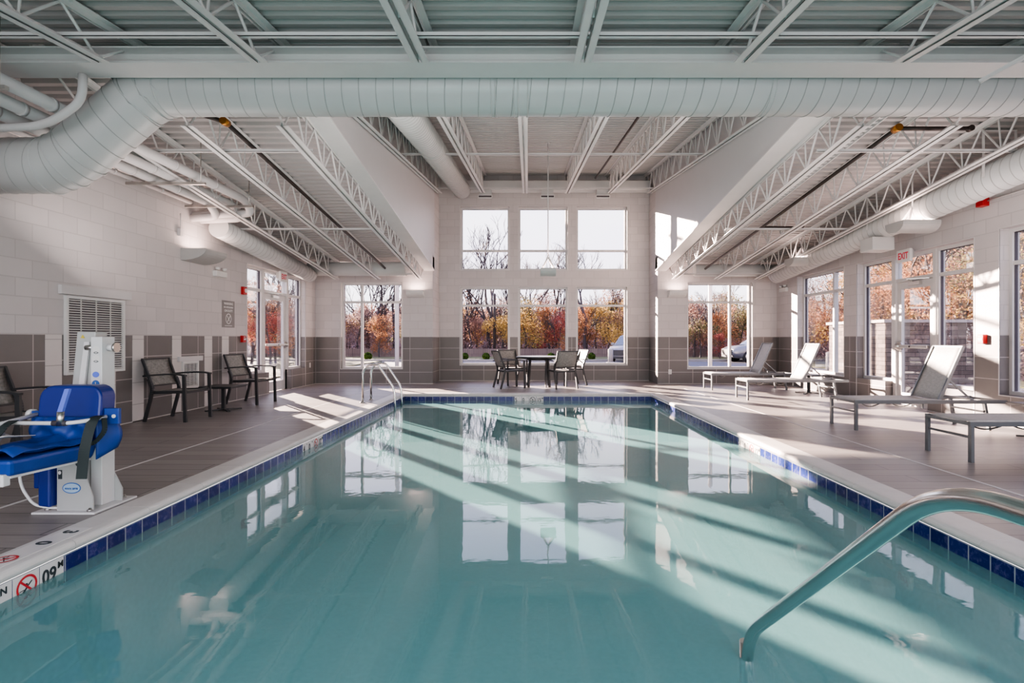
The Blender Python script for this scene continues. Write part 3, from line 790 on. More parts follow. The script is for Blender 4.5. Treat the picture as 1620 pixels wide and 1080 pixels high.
def sconce_b(label,x,y,z,L=.44,D=.28):
    e=empty('wall_sconce',(x,y,z),0,label,'wall light')
    prof=[(0,0),(0,-.17)]+[(D*math.sin(i/6*PI/2),-.17+.15*(1-math.cos(i/6*PI/2))) for i in range(1,7)]+[(D,0)]
    MB().prism(prof,lambda u,v,t:(t,y-u,z+v),x-L/2,x+L/2).build('shade',M['white'],e,world=True)
    MB().box(x-L/2+.04,x+L/2-.04,y-D+.05,y-.04,z+.0005,z+.004).build('lamp_glow',M['uplight'],e,world=True)
sconce_b('small white uplight between the back left window and the raised bay',-2.88,YB,CAMZ+1.24)
sconce_b('small white uplight between the raised bay and the back right window',3.83,YB,CAMZ+1.24)
def hung(label,x,y,z,ztop,rod=True,L=.62,W_=.42,cat='hanging light'):
    e=empty('hanging_uplight',(x,y,ztop),0,label,cat)
    prof=[(-W_/2,.0),(-W_/2,-.03)]+[(W_/2*math.sin(a*PI/2/6),-.16-.0+.13*(1-math.cos(a*PI/2/6))) for a in range(-6,7)]+[(W_/2,0)]
    prof=[(-W_/2,0)]+[(W_/2*math.sin(a*PI/12),-.16+.13*(1-math.cos(a*PI/12))) for a in range(-6,7)]+[(W_/2,0)]
    MB().prism(prof,lambda u,v,t:(x+t,y+u,z+v),-L/2,L/2).build('shade',M['liftgrey'],e,world=True)
    MB().box(x-L/2+.04,x+L/2-.04,y-W_/2+.05,y+W_/2-.05,z+.0005,z+.004).build('lamp_glow',M['uplight'],e,world=True)
    m=MB(); m.tube([(x,y,z+.22),(x,y,ztop)],.012,8)
    for sx in (-1,1):
        m.bar((x,y,z+.24),(x+sx*.12,y-.1,z),.03,.006,up=(0,1,0)); m.bar((x,y,z+.24),(x+sx*.12,y+.1,z),.03,.006,up=(0,1,0))
    m.tube([(x,y,ztop-.02),(x,y,ztop)],.04,12)
    m.build('stem',M['paint'],e,world=True)
hung('boxy light hanging on a long thin rod in front of the centre windows',.42,11.4,CAMZ+1.46,zmid(11.4),L=.32,W_=.32)
hung('grey curved uplight hanging in front of the right duct above the exit door',5.82,8.3,CAMZ+1.76,zside(8.3),L=.56)
hung('grey curved uplight hanging near the far right window',5.80,11.6,CAMZ+1.70,zside(11.6),L=.56)

def redbox(name,label,x,y,z,sgn,w=.10,h=.13,d=.06,extra=None,cat='fire alarm'):
    e=empty(name,(x,y,z),0,label,cat)
    MB().box(x-sgn*.012,x+sgn*d,y-w/2,y+w/2,z-h/2,z+h/2).build('housing',M['red'],e,world=True,bevel=.008)
    if extra=='pull':
        MB().box(x+sgn*d,x+sgn*(d+.004),y-w*.36,y+w*.36,z-.02,z+.012).build('pull_handle',M['white'],e,world=True)
        text('FIRE',.022,M['white'],(x+sgn*(d+.001),y+(-1 if sgn>0 else 1)*.03,z+.03),(0,sgn,0),(0,0,1),e,'lettering')
    if extra=='horn':
        MB().lathe([(.042,0),(.042,.012),(.03,.02)] if sgn>0 else [(.03,-.02),(.042,-.012),(.042,0)],(x+sgn*d,y,z),16,'x').build('strobe_lens',M['white'],e,world=True)
    if extra=='pipe':
        MB().tube([(x+sgn*.03,y,z+.06),(x+sgn*.03,y,z+.30)],.010,8).tube([(x+sgn*.02,y-.05,z),(x+sgn*.02,y-1.1,z+.0)],.011,8).build('conduit',M['paint'],e,world=True)
redbox('fire_horn_strobe','red fire strobe on the left wall beside the door frame',XL,10.58,CAMZ+.93,1,w=.12,h=.15,extra='horn')
redbox('fire_pull_station','red pull station on the left tile edge beside the door',XL,10.55,CAMZ-.0,1,extra='pull')
redbox('fire_alarm_box','red alarm box high on the left wall above the emergency light',XL,10.6,CAMZ+1.95,1,w=.11,h=.12,d=.08)
redbox('fire_pull_station','red pull station on the right wall pillar beside the exit door',XR,7.74,CAMZ+.0,-1,extra='pull')
redbox('fire_alarm_box','red alarm box high on the right wall near the round duct',XR,7.72,CAMZ+1.93,-1,w=.13,h=.14,d=.09,extra='pipe')
redbox('fire_alarm_box','small red alarm box high in the back right corner',XR,13.85,CAMZ+1.58,-1,w=.11,h=.13,d=.09)
for x,y,sg,l in ((XL,9.75,1,'emergency light with two lamp heads on the left wall above the sign'),(XR,13.75,-1,'small emergency light on the right wall corner pillar')):
    z=CAMZ+1.17 if sg>0 else CAMZ+1.25
    e=empty('emergency_light',(x,y,z),0,l,'emergency light')
    MB().box(x-sg*.012,x+sg*.07,y-.17,y+.17,z-.07,z+.03).build('housing',M['white'],e,world=True,bevel=.01)
    for d in (-.11,.11):
        MB().lathe([(.03,0),(.045,.05)],(x+sg*.05,y+d,z+.045),14,'z').build('lamp_head',M['white'],e,world=True)
def exit_sign(label,x,y,z,sg):
    e=empty('exit_sign',(x,y,z),0,label,'exit sign')
    MB().box(x+sg*.10,x+sg*.15,y-.16,y+.16,z-.105,z+.105).build('sign_box',M['white'],e,world=True,bevel=.006)
    MB().box(x,x+sg*.10,y-.05,y+.05,z-.04,z+.10).build('mount',M['liftgrey'],e,world=True)
    text('EXIT',.155,M['exitred'],(x+sg*.1515,y-sg*.0,z-.055),(0,sg,0),(0,0,1),e,'lettering',align='CENTER',squeeze=.78)
exit_sign('red and white EXIT sign over the right wall door',XR-.02,9.17,CAMZ+1.39,-1)
exit_sign('small red EXIT sign over the left wall door',XL+.02,12.0,CAMZ+1.36,1)
e=empty('warning_sign',(XL,10.07,1.38),0,'grey pool warning sign with white lettering on the left wall','sign')
MB().box(XL,XL+.006,9.86,10.28,1.37,1.86).build('plate',M['greysign'],e,world=True)
for s_,z,sz in (('WARNING',1.785,.062),('NO LIFEGUARD',1.725,.044),('ON DUTY',1.655,.06)):
    text(s_,sz,M['white'],(XL+.0075,10.07,z),(0,1,0),(0,0,1),e,'lettering',align='CENTER')
m=MB(); ringmesh(m,(XL+.007,10.07,1.53),(0,1,0),(0,0,1),.082,.097,28,.001); 
m.bar((XL+.009,10.01,1.59),(XL+.009,10.13,1.47),.012,.001,up=(1,0,0)); m.bar((XL+.009,10.13,1.59),(XL+.009,10.03,1.47),.018,.001,up=(1,0,0)); m.build('no_swim_symbol',M['white'],e,world=True,recalc=False)
m=MB(); m.box(XL+.006,XL+.0075,9.95,10.19,1.398,1.408); m.build('small_print_bar',M['white'],e,world=True)
for nm,x,y,z,lab,ax in (('wall_outlet',3.68,YB,.31,'white outlet in the tile under the right sconce','y'),('wall_outlet',XL,13.85,.50,'white outlet on the left wall tile beside the door','x')):
    e=empty(nm,(x,y,z),0,lab,'outlet')
    b=MB()
    if ax=='y': b.box(x-.04,x+.04,y-.008,y,z-.06,z+.06)
    else: b.box(x,x+.008,y-.04,y+.04,z-.06,z+.06)
    b.build('cover_plate',M['white'],e,world=True,bevel=.003)
    b=MB()
    for dz in (-.025,.025):
        if ax=='y': b.box(x-.012,x+.012,y-.010,y-.008,z+dz-.014,z+dz+.014)
        else: b.box(x+.008,x+.010,y-.012,y+.012,z+dz-.014,z+dz+.014)
    b.build('socket',M['liftgrey'],e,world=True)
e=empty('conduit_box',(XL,8.65,CAMZ+1.73),0,'small white junction box and conduit above the left sconce','junction box')
MB().box(XL-.012,XL+.05,8.61,8.69,CAMZ+1.62,CAMZ+1.74).build('box',M['paint'],e,world=True); MB().tube([(XL+.025,8.65,CAMZ+1.74),(XL+.025,8.65,CAMZ+1.98)],.01,8).build('conduit',M['paint'],e,world=True)

# ------------------------------------------------------------------ furniture
def make_chair():
    e=empty('patio_armchair'); fm=M['frame']
    for s in (-1,1):
        y=s*.27
        MB().bar((.27,y,0),(.25,y,.645),.028,.045,up=(1,0,0)).build('leg',fm,e)
        p=fillet([(-.33,y,0),(-.235,y,.34),(-.215,y,.47),(-.27,y,.60)],.12,5)
        m=MB()
        for a,b in zip(p[:-1],p[1:]): m.bar(a,b,.028,.042,up=(1,0,0))
        m.build('leg',fm,e)
        m=MB(); q=[(-.34,y,.640),(-.18,y,.655),(.02,y,.668),(.18,y,.664),(.275,y,.648)]
        for a,b in zip(q[:-1],q[1:]): m.bar(a,b,.052,.022)
        m.build('armrest',fm,e)
    m=MB()
    for s in (-1,1): m.bar((-.235,s*.235,.405),(.265,s*.235,.42),.03,.04)
    m.bar((.258,-.25,.412),(.258,.25,.412),.03,.03); m.bar((-.225,-.25,.40),(-.225,.25,.40),.025,.03)
    m.build('seat_frame',fm,e)
    MB().sheet(lambda u,v:(-.225+.485*u,-.222+.444*v,.425-.022*math.sin(PI*u)*(1)-.006*math.sin(PI*v)+.012*u),8,6,thick=(0,0,.006)).build('seat',M['sling'],e)
    m=MB(); A=(-.245,.50); B=(-.375,.875)
    for s in (-1,1): m.bar((A[0]+.03,s*.255,A[1]-.04),(B[0],s*.255,B[1]),.024,.032,up=(1,0,0))
    m.bar((B[0],-.265,B[1]),(B[0],.265,B[1]),.022,.024); m.bar((A[0],-.25,A[1]),(A[0],.25,A[1]),.02,.02)
    m.build('back_frame',fm,e)
    MB().sheet(lambda u,v:(A[0]+(B[0]-A[0])*u-.02*math.sin(PI*u),-.243+.486*v,A[1]+(B[1]-A[1])*u),8,5,thick=(.006,0,.002)).build('backrest',M['sling'],e)
    return e
ch=make_chair(); first=[True]
def chair(x,y,rz,label,group):
    o=ch if first[0] else copy_tree(ch); first[0]=False
    o.location=(x,y,0); o.rotation_euler=(0,0,rz); tag(o,label,'chair',group)
g1='grey sling armchairs along the left wall'; g2='grey sling armchairs around the round table'
chair(-5.02,7.93,math.radians(-4),'grey sling armchair standing between the pool lift and the side table',g1)
chair(-4.99,9.95,math.radians(-8),'grey sling armchair between the side table and the left door',g1)
chair(-4.98,5.36,math.radians(0),'grey sling armchair cut off by the left picture edge behind the pool lift',g1)
chair(-.42,13.05,math.radians(22),'armchair at the round table, front left with its back to the pool lift side',g2)
chair(.78,12.95,math.radians(112),'armchair at the round table, front right with its back to the pool',g2)
chair(-.38,13.98,math.radians(-62),'armchair behind the round table at left, half hidden',g2)
chair(1.08,13.85,math.radians(198),'armchair behind the round table at right, its back sunlit',g2)
# round table
e=empty('round_table',(.27,13.42,0),0,'round slate topped patio table in front of the centre windows','table')
MB().lathe([(.53,0),(.56,.006),(.56,.034),(.545,.04)],(0,0,.695),48).build('tabletop',M['frame'],e)
M['tabletop']=simple('slate_tabletop',(.20,.22,.26),.3); MB().lathe([(.53,0),(.53,.003)],(0,0,.7355),48).build('top_inlay',M['tabletop'],e)
for a in range(4):
    t=PI/4+a*PI/2; c_,s_=math.cos(t),math.sin(t)
    MB().bar((.36*c_,.36*s_,0),(.30*c_,.30*s_,.70),.045,.045).build('leg',M['frame'],e)
m=MB(); m.tube([(.3*math.cos(2*PI*i/24),.3*math.sin(2*PI*i/24),.66) for i in range(24)],.014,8,closed=True); m.build('apron_ring',M['frame'],e)
# side tables
def make_side():
    e=empty('side_table')
    MB().box(-.26,.26,-.26,.26,.385,.405).build('tabletop',M['frame'],e,bevel=.004)
    m=MB(); m.box(-.24,.24,-.24,.24,.370,.385); m.build('under_frame',M['frame'],e)
    MB().bar((0,0,.02),(0,0,.372),.05,.05).build('pedestal',M['frame'],e)
    m=MB()
    for a in (PI/4,3*PI/4,5*PI/4,7*PI/4): m.bar((0,0,.022),(.27*math.cos(a),.27*math.sin(a),.010),.045,.018)
    m.build('cross_base',M['frame'],e); return e
st_=make_side()
for i,(x,y,l) in enumerate(((-4.95,8.93,'dark square side table between the two armchairs on the left wall'),(6.0,11.72,'dark low side table between the two farthest loungers'),(6.02,6.36,'dark low side table between the two nearest loungers at right edge'))):
    o=st_ if i==0 else copy_tree(st_); o.location=(x,y,0); tag(o,l,'side table','square side tables')
# loungers
def make_lounger():
    e=empty('chaise_lounge'); fm=M['loungeframe']; Lh=1.93; W_=.56; z=.36
    m=MB()
    for y in (-W_/2,W_/2): m.bar((0,y,z),(Lh,y,z),.03,.045)
    for x in (.015,Lh-.015): m.bar((x,-W_/2,z),(x,W_/2,z),.03,.03)
    m.build('bed_frame',fm,e)
    for x,dx_ in ((.02,0),(Lh-.28,.03)):
        for y in (-W_/2,W_/2): MB().bar((x+dx_*2,y,0),(x,y,z-.02),.042,.030).build('leg',fm,e)
        MB().bar((x+.0,-W_/2,.235),(x,W_/2,.235),.022,.022).build('stretcher',fm,e)
    for x in (.34,.75):
        m=MB(); p=[(x,-W_/2+.03+(W_-.06)*i/10,z-.02-.07*math.sin(PI*i/10)) for i in range(11)]; m.tube(p,.008,6); m.build('sling_brace',fm,e)
    MB().bar((.9,-W_/2+.05,z-.09),(.9,-W_/2+.05,z-.03),.02,.02).build('stop_peg',fm,e)
    MB().sheet(lambda u,v:(.02+1.10*u,-W_/2+.015+(W_-.03)*v,z+.022-.012*math.sin(PI*v)),6,6,thick=(0,0,.006)).build('bed_sling',M['slinglight'],e)
    hx,tx,tz=1.10,1.40,.70
    m=MB()
    for y in (-W_/2+.03,W_/2-.03): m.bar((hx,y,z+.02),(tx,y,z+tz),.026,.036,up=(1,0,0))
    m.bar((tx,-W_/2+.02,z+tz),(tx,W_/2-.02,z+tz),.024,.026)
    m.build('back_frame',fm,e)
    MB().sheet(lambda u,v:(hx+(tx-hx)*u-.008,-W_/2+.035+(W_-.07)*v,z+.03+(tz-.04)*u),6,6,thick=(.007,0,-.001)).build('backrest',M['slinglight'],e)
    m=MB()
    for y in (-W_/2+.06,W_/2-.06): m.bar((hx+.12,y,z+.30),(hx+.42,y,z+.03),.016,.022,up=(1,0,0))
    m.bar((hx+.42,-W_/2+.03,z+.03),(hx+.42,W_/2-.03,z+.03),.05,.022); m.build('support_strut',fm,e)
    return e
lg=make_lounger()
for i,(y,l,rz) in enumerate(((12.70,'silver sling chaise lounge farthest away under the back right window',0),(10.68,'silver sling chaise lounge second from the back, beside the right wall window',0),(7.25,'silver sling chaise lounge in front of the right exit door',0),(5.44,'nearest chaise lounge, its backrest outside the right picture edge',0))):
    o=lg if i==0 else copy_tree(lg); o.location=(4.15,y,0); tag(o,l,'lounge chair','sling chaise lounges on the right deck')

# ------------------------------------------------------------------ pool rails
e=empty('pool_ladder_rail',(-3.0,10.25,0),0,'pair of curved stainless grab rails at the far left pool corner','handrail')
for y in (9.97,10.50):
    p=[(-3.0,y,0),(-3.0,y,.50)]+arc((-2.80,y,.50),.20,PI,PI*.35,10)[1:]+[(-2.50,y,.34),(-2.42,y,.24),(-2.40,y,.14),(-2.40,y,-.85)]
    MB().tube(fillet(p[:2]+p[2:-4]+[p[-3],p[-1]],.12,5),.020,12).build('rail',M['chrome'],e,world=True)
    MB().lathe([(.055,0),(.055,.006),(.03,.022),(.021,.024)],(-3.0,y,0),20).build('escutcheon',M['chrome'],e,world=True)
e=empty('step_handrail',(.9,.45,0),0,'large stainless step handrail arching in from the right foreground','handrail')
X_=.90
pz_=[(X_,.30,0),(X_,.30,.79),(X_,.62,.855),(X_,1.19,.838),(X_,2.255,-.055),(X_,2.27,-.90)]
MB().tube(fillet(pz_,.16,9),.0235,24).build('rail',M['chrome'],e,world=True)
MB().tube([(X_,2.268,-.80),(X_,2.262,-.085)],.0255,24).build('sleeve',M['chrome'],e,world=True)
MB().lathe([(.055,0),(.055,.006),(.03,.022)],(X_,.30,0),20).build('escutcheon',M['chrome'],e,world=True)

e=empty('angle_brace',P(1550,128,4.4),0,'short white angle brace under the beam at top right','steel brace')
a_,b_=Vector(P(1552,130,4.4)),Vector(P(1640,82,4.2))
MB().bar(a_,b_,.035,.006).bar(a_+Vector((0,.015,.012)),b_+Vector((0,.015,.012)),.006,.035).build('brace_angle',M['steel'],e,world=True)
# ------------------------------------------------------------------ pool lift
e=empty('pool_access_lift',(-3.02,3.9,0),0,'white pool access lift with blue plastic seat at the left pool edge','pool lift')
def L(mb,name,mat,parent=e,**k): return mb.build(name,M[mat],parent,world=True,**k)
L(MB().box(-3.28,-2.86,3.62,4.02,0,.014),'base_plate','liftwhite',bevel=.004)
m=MB()
for x,y in ((-3.22,3.68),(-2.92,3.66),(-2.92,3.97),(-3.22,3.97)): m.lathe([(.018,.014),(.018,.024),(.009,.024),(.009,.034)],(x,y,0),8)
L(m,'anchor_bolt','satin')
# gusset housing (front panel facing the camera, sloping right edge)
prof=[(-3.145,.014),(-2.905,.014),(-2.905,.10),(-2.975,.30),(-2.975,.46),(-3.145,.46)]
fp=L(MB().prism(prof,lambda u,v,t:(u,t,v),3.665,3.675),'front_panel','liftgrey')
L(MB().prism([(-3.145,.014),(-2.885,.014),(-2.885,.10),(-2.97,.27),(-2.97,.40),(-3.145,.40)],lambda u,v,t:(u,t,v),3.90,3.91),'rear_panel','liftgrey')
# mast: square column with slotted grey face, leaning slightly
L(MB().quadbox([(-3.17,3.72,.014),(-3.02,3.72,.014),(-3.02,3.86,.014),(-3.17,3.86,.014),(-3.155,3.84,1.21),(-3.025,3.84,1.21),(-3.025,3.95,1.21),(-3.155,3.95,1.21)]),'mast_panel','liftgrey',bevel=.006)
L(MB().quadbox([(-3.10,3.70,.30),(-3.055,3.70,.30),(-3.055,3.715,.30),(-3.10,3.715,.30),(-3.085,3.815,1.14),(-3.05,3.815,1.14),(-3.05,3.83,1.14),(-3.085,3.83,1.14)]),'actuator_tube','liftwhite')
L(MB().box(-3.012,-2.935,3.78,3.90,.014,1.175),'control_column','liftwhite',bevel=.004)
L(MB().tube([(-3.06,3.80,1.10),(-3.0,3.80,1.10)],.018,12),'pivot_pin','satin')
kb=L(MB().tube([(-2.935,3.84,1.10),(-2.89,3.84,1.10)],.024,14),'clamp_knob','liftwhite')
L(MB().tube([(-2.89,3.84,1.10),(-2.875,3.84,1.10)],.034,14),'knob_cap','satin')
# stickers on the column and panel
Xa,Ya=Vector((1,0,0)),Vector((0,0,1))
def stick(c,rx,ry,mat,name,lift=.002): 
    o=disc(MB(),c,Xa,Ya,rx,ry,28,lift).build(name,M[mat],e,world=True,recalc=False); return o
yc=3.779
for z in (1.055,.995): 
    text('<>',.03,M['ink'],(-2.974,yc,z),Xa,Ya,e,'arrow_mark',align='CENTER')
    stick((-2.974,yc+.0005,z+.03),.026,.026,'markertile','round_button',.001)
stick((-2.974,yc,.915),.024,.020,'ltblue','round_sticker')
m=MB().box(-3.004,-2.944,yc-.002,yc,.815,.885); L(m,'notice_sticker','markertile')
stick((-2.974,yc-.002,.850),.027,.027,'blueink','read_manual_symbol',.001); text('i',.04,M['markertile'],(-2.974,yc-.005,.838),Xa,Ya,e,'symbol_mark',align='CENTER')
L(MB().box(-3.004,-2.944,yc-.002,yc,.785,.815),'red_sticker','redink')
m=MB(); m.prism([(-3.125,1.165),(-3.095,1.165),(-3.11,1.19)],lambda u,v,t:(u,t,v),3.832,3.835); L(m,'warning_triangle','yellow')
m=MB(); m.prism([(-3.02,.355),(-2.985,.355),(-3.0025,.385)],lambda u,v,t:(u,t,v),3.662,3.665); L(m,'warning_triangle','yellow')
stick((-2.995,3.664,.325),.024,.018,'ink','round_warning_mark'); stick((-2.995,3.662,.325),.009,.009,'markertile','mark_centre')
L(MB().box(-3.135,-3.11,3.662,3.665,.225,.285),'small_label','ink'); stick((-3.1225,3.661,.268),.010,.012,'markertile','label_symbol')
stick((-3.045,3.664,.165),.062,.037,'blueink','logo_oval'); stick((-3.045,3.663,.165),.056,.031,'logo','logo_field')
text('POOL LIFTS',.0165,M['blueink'],(-3.045,3.659,.156),Xa,Ya,e,'logo_lettering',align='CENTER')
# seat: moulded back, pan, skirt
def rr(x0,x1,z0,z1,r,n=6,top=True):
    p=[(x0,z0),(x1,z0)]
    for i in range(n+1): a=i/n*PI/2; p.append((x1-r+r*math.cos(a),z1-r+r*math.sin(a)))
    for i in range(n+1): a=PI/2+i/n*PI/2; p.append((x0+r+r*math.cos(a),z1-r+r*math.sin(a)))
    return p
L(MB().prism(rr(-3.12,-2.72,.50,.862,.085),lambda u,v,t:(u,t+.10*(v-.5),v),3.47,3.60,smooth=False),'seat_back','blue',bevel=.014)
# side bracket plates
L(MB().box(-2.72,-2.625,3.52,3.545,.615,.715),'bracket_plate','bluecloth',bevel=.004)
L(MB().tube([(-2.655,3.515,.665),(-2.655,3.525,.665)],.012,12),'bracket_bolt','liftwhite')
L(MB().box(-3.17,-3.12,3.50,3.545,.62,.70),'bracket_plate','bluecloth',bevel=.004)
L(MB().lathe([(.035,-.01),(.035,.02)],(-3.185,3.52,.675),16,'x'),'strap_roller','liftwhite')
# seat pan (thick shell, front towards the camera)
def pan(u,v):
    x=-3.16+.42*u; y=2.90+.60*v; z=.515+.012*math.cos(PI*2*(u-.5))*-1+.03*(v>.85)*(v-.85)*6
    return (x,y,z)
L(MB().quadbox([(-3.15,2.92,.425),(-2.755,2.92,.425),(-2.755,3.48,.405),(-3.15,3.48,.405),(-3.17,2.90,.515),(-2.735,2.90,.515),(-2.735,3.50,.50),(-3.17,3.50,.50)]),'seat_pan','bluecloth',bevel=.02)
L(MB().quadbox([(-3.14,2.94,.412),(-2.77,2.94,.412),(-2.77,3.48,.394),(-3.14,3.48,.394),(-3.14,2.94,.425),(-2.77,2.94,.425),(-2.77,3.48,.405),(-3.14,3.48,.405)]),'pan_rim','liftwhite')
# loose vinyl cover with creases
rnd=random.Random(3)
def cover(u,v):
    x=-3.15+.40*u; y=2.93+.56*v
    z=.522+.028*math.exp(-((v-.12)/.15)**2)+.018*math.sin(9*u+4*v)*math.sin(7*v+1)+.014*math.sin(17*u-9*v)+.10*max(0,v-.72)*1.2
    return (x,y,max(z,.518))
L(MB().sheet(cover,28,28,thick=(0,0,-.004)),'vinyl_cover','bluecloth')
def apron(u,v):
    x=-3.11+.37*u; z=.52+.15*v; y=3.455-.03*math.sin(PI*v)-.015*math.sin(12*u+5*v)-.008*math.sin(23*u-6*v)
    return (x,y,z)
L(MB().sheet(apron,24,10,thick=(0,.004,0)),'back_skirt','bluecloth')
# side wing flaring down right
L(MB().sheet(lambda u,v:(-2.725+.045*math.sin(PI*v)*u+.03*u*(1-v),3.46+.14*u,.40+.26*v+.05*(1-v)*u),6,8,thick=(.006,0,0)),'side_wing','bluecloth')
# arm rails
L(MB().tube(fillet([(-2.69,3.50,.665),(-2.72,3.38,.655),(-2.80,3.33,.648),(-3.13,3.30,.655)],.05,5),.0125,12),'arm_rail','liftwhite')
L(MB().tube([(-2.80,3.333,.648),(-2.88,3.325,.650)],.0165,12),'rail_grip','gasket')
L(MB().tube(fillet([(-3.13,3.50,.68),(-3.16,3.25,.645),(-3.17,2.95,.61)],.05,4),.0135,12),'arm_rail','liftwhite')
L(MB().tube([(-3.17,3.12,.628),(-3.17,2.92,.607)],.018,12),'rail_grip','gasket')
L(MB().tube([(-2.835,3.325,.635),(-2.83,3.325,.72)],.020,10),'latch_post','satin')
L(MB().quadbox([(-2.845,3.315,.72),(-2.815,3.315,.72),(-2.815,3.335,.72),(-2.845,3.335,.72),(-2.825,3.345,.855),(-2.797,3.345,.855),(-2.797,3.365,.855),(-2.825,3.365,.855)]),'latch_handle','ltblue')
L(MB().tube(fillet([(-3.14,3.28,.60),(-3.13,3.22,.53),(-3.06,3.14,.545),(-2.98,3.08,.548)],.07,6),.013,10),'loop_rail','liftgrey')
L(MB().sheet(lambda u,v:(-3.20+.24*u,3.10+.20*v,.61-.02*math.sin(PI*u)-.03*u*v),8,6,thick=(0,0,.003)),'mesh_flap','strip')
# belts
def belt(pts,w=.048,name='safety_belt',up=(1,0,0)):
    m=MB(); p=fillet(pts,.03,4)
    for a,b in zip(p[:-1],p[1:]): m.bar(a,b,.004,w,up=up)
    return L(m,name,'black')
belt([(-2.70,3.46,.675),(-2.69,3.40,.670),(-2.695,3.37,.60),(-2.70,3.34,.48),(-2.71,3.33,.31)],w=.056,up=(1,.35,0))
belt([(-2.68,3.47,.66),(-2.665,3.46,.58),(-2.70,3.42,.51),(-2.74,3.36,.50)],w=.03,up=(.4,1,0))
belt([(-3.10,3.31,.668),(-3.08,3.24,.655),(-3.115,3.20,.58),(-3.09,3.14,.52)],w=.05)
# footrest support
L(MB().tube([(-2.80,2.93,.40),(-3.30,2.72,.385)],.014,10),'foot_rail','liftwhite')
L(MB().box(-2.825,-2.775,2.90,2.945,.375,.44),'rail_socket','liftwhite',bevel=.006)
# hanging blue foot pads and cable
L(MB().prism([(-3.235,.055),(-3.155,.045),(-3.155,.42),(-3.235,.42)],lambda u,v,t:(u,t,v),3.62,3.70),'leg_pad','blue',bevel=.012)
L(MB().box(-3.30,-3.25,3.66,3.73,.16,.42),'leg_pad','blue',bevel=.01)
L(MB().tube(fillet([(-3.33,3.60,.40),(-3.335,3.60,.20),(-3.28,3.64,.06),(-3.20,3.67,.03),(-3.10,3.68,.03)],.10,6),.009,8),'cable','white')
# swing arm linking mast and seat
L(MB().bar((-3.09,3.78,.56),(-2.92,3.58,.56),.06,.06),'swing_arm','liftwhite')
L(MB().bar((-3.09,3.80,.44),(-3.02,3.56,.44),.05,.05),'swing_arm','liftwhite')
# ------------------------------------------------------------------ outside
GZ=-.24
M['asphalt']=simple('asphalt',(.075,.078,.095),.9,noise=.12,scale=1.2)
M['concrete']=simple('kerb_concrete',(.22,.21,.20),.8,noise=.1)
M['grass']=simple('autumn_grass',(.085,.085,.03),.9,noise=.3,scale=3)
M['bark']=simple('bark',(.055,.045,.042),.9,noise=.3,scale=6)
M['barepale']=simple('pale_bark',(.05,.04,.042),.9,noise=.3,scale=6)
M['fencewood']=brickmat('fence_boards',(.13,.095,.085),(.16,.12,.105),(.05,.035,.03),.14,3.0,.01,offset=0,bump=.3,rough=.8)
M['stone']=brickmat('ledge_stone',(.10,.075,.062),(.22,.165,.135),(.04,.03,.027),.34,.105,.008,bump=.8,noise=.35,nscale=5,rough=.85)
M['capstone']=simple('cap_stone',(.42,.36,.33),.7)
g=MB(); g.box(-120,120,-30,140,GZ-.1,GZ)
# keep the ground out of the pool area: build as a frame around the building
g=MB(); T=GZ-.1
g.box(-120,XL-TH-.02,-30,140,T,GZ); g.box(XR+TH+.02,120,-30,140,T,GZ); g.box(XL-TH-.02,XR+TH+.02,YR+TH+.02,140,T,GZ); g.box(XL-TH-.02,XR+TH+.02,-30,YN-.3,T,GZ)
struct(g,'floor_parking_lot',M['asphalt'])
def gstuff(x0,x1,y0,y1,z,label):
    o=MB().box(x0,x1,y0,y1,GZ,GZ+z).build('grass_strip',M['grass']); tag(o,label,'grass',kind='stuff')
gstuff(-40,60,34.2,90,.05,'grass verge and leaf litter under the autumn wood')
gstuff(6.9,8.2,9,30,.04,'grass strip outside the right windows'); gstuff(14,60,12,34,.05,'grass bank under the trees outside the right windows'); gstuff(-40,-9,12,34,.05,'grass outside the left door')
o=MB().box(-40,60,33.9,34.15,GZ,GZ+.13).build('kerb',M['concrete']); tag(o,'long pale kerb between car park and verge','kerb')
o=MB().box(6.9,14,13-.8,12.0,GZ,GZ+.02).build('walkway',M['concrete']); tag(o,'concrete walkway outside the right door','path')
# low board fence
e=empty('board_fence',(5,42,GZ),0,'low brown board fence in front of the autumn wood','fence')
MB().box(-26,34,42,42.05,GZ+.05,GZ+.66).build('fence_panel',M['fencewood'],e,world=True)
for i in range(25): MB().box(-26+i*2.5-.05,-26+i*2.5+.05,41.93,42.0,GZ,GZ+.72).build('fence_post',M['fencewood'],e,world=True)
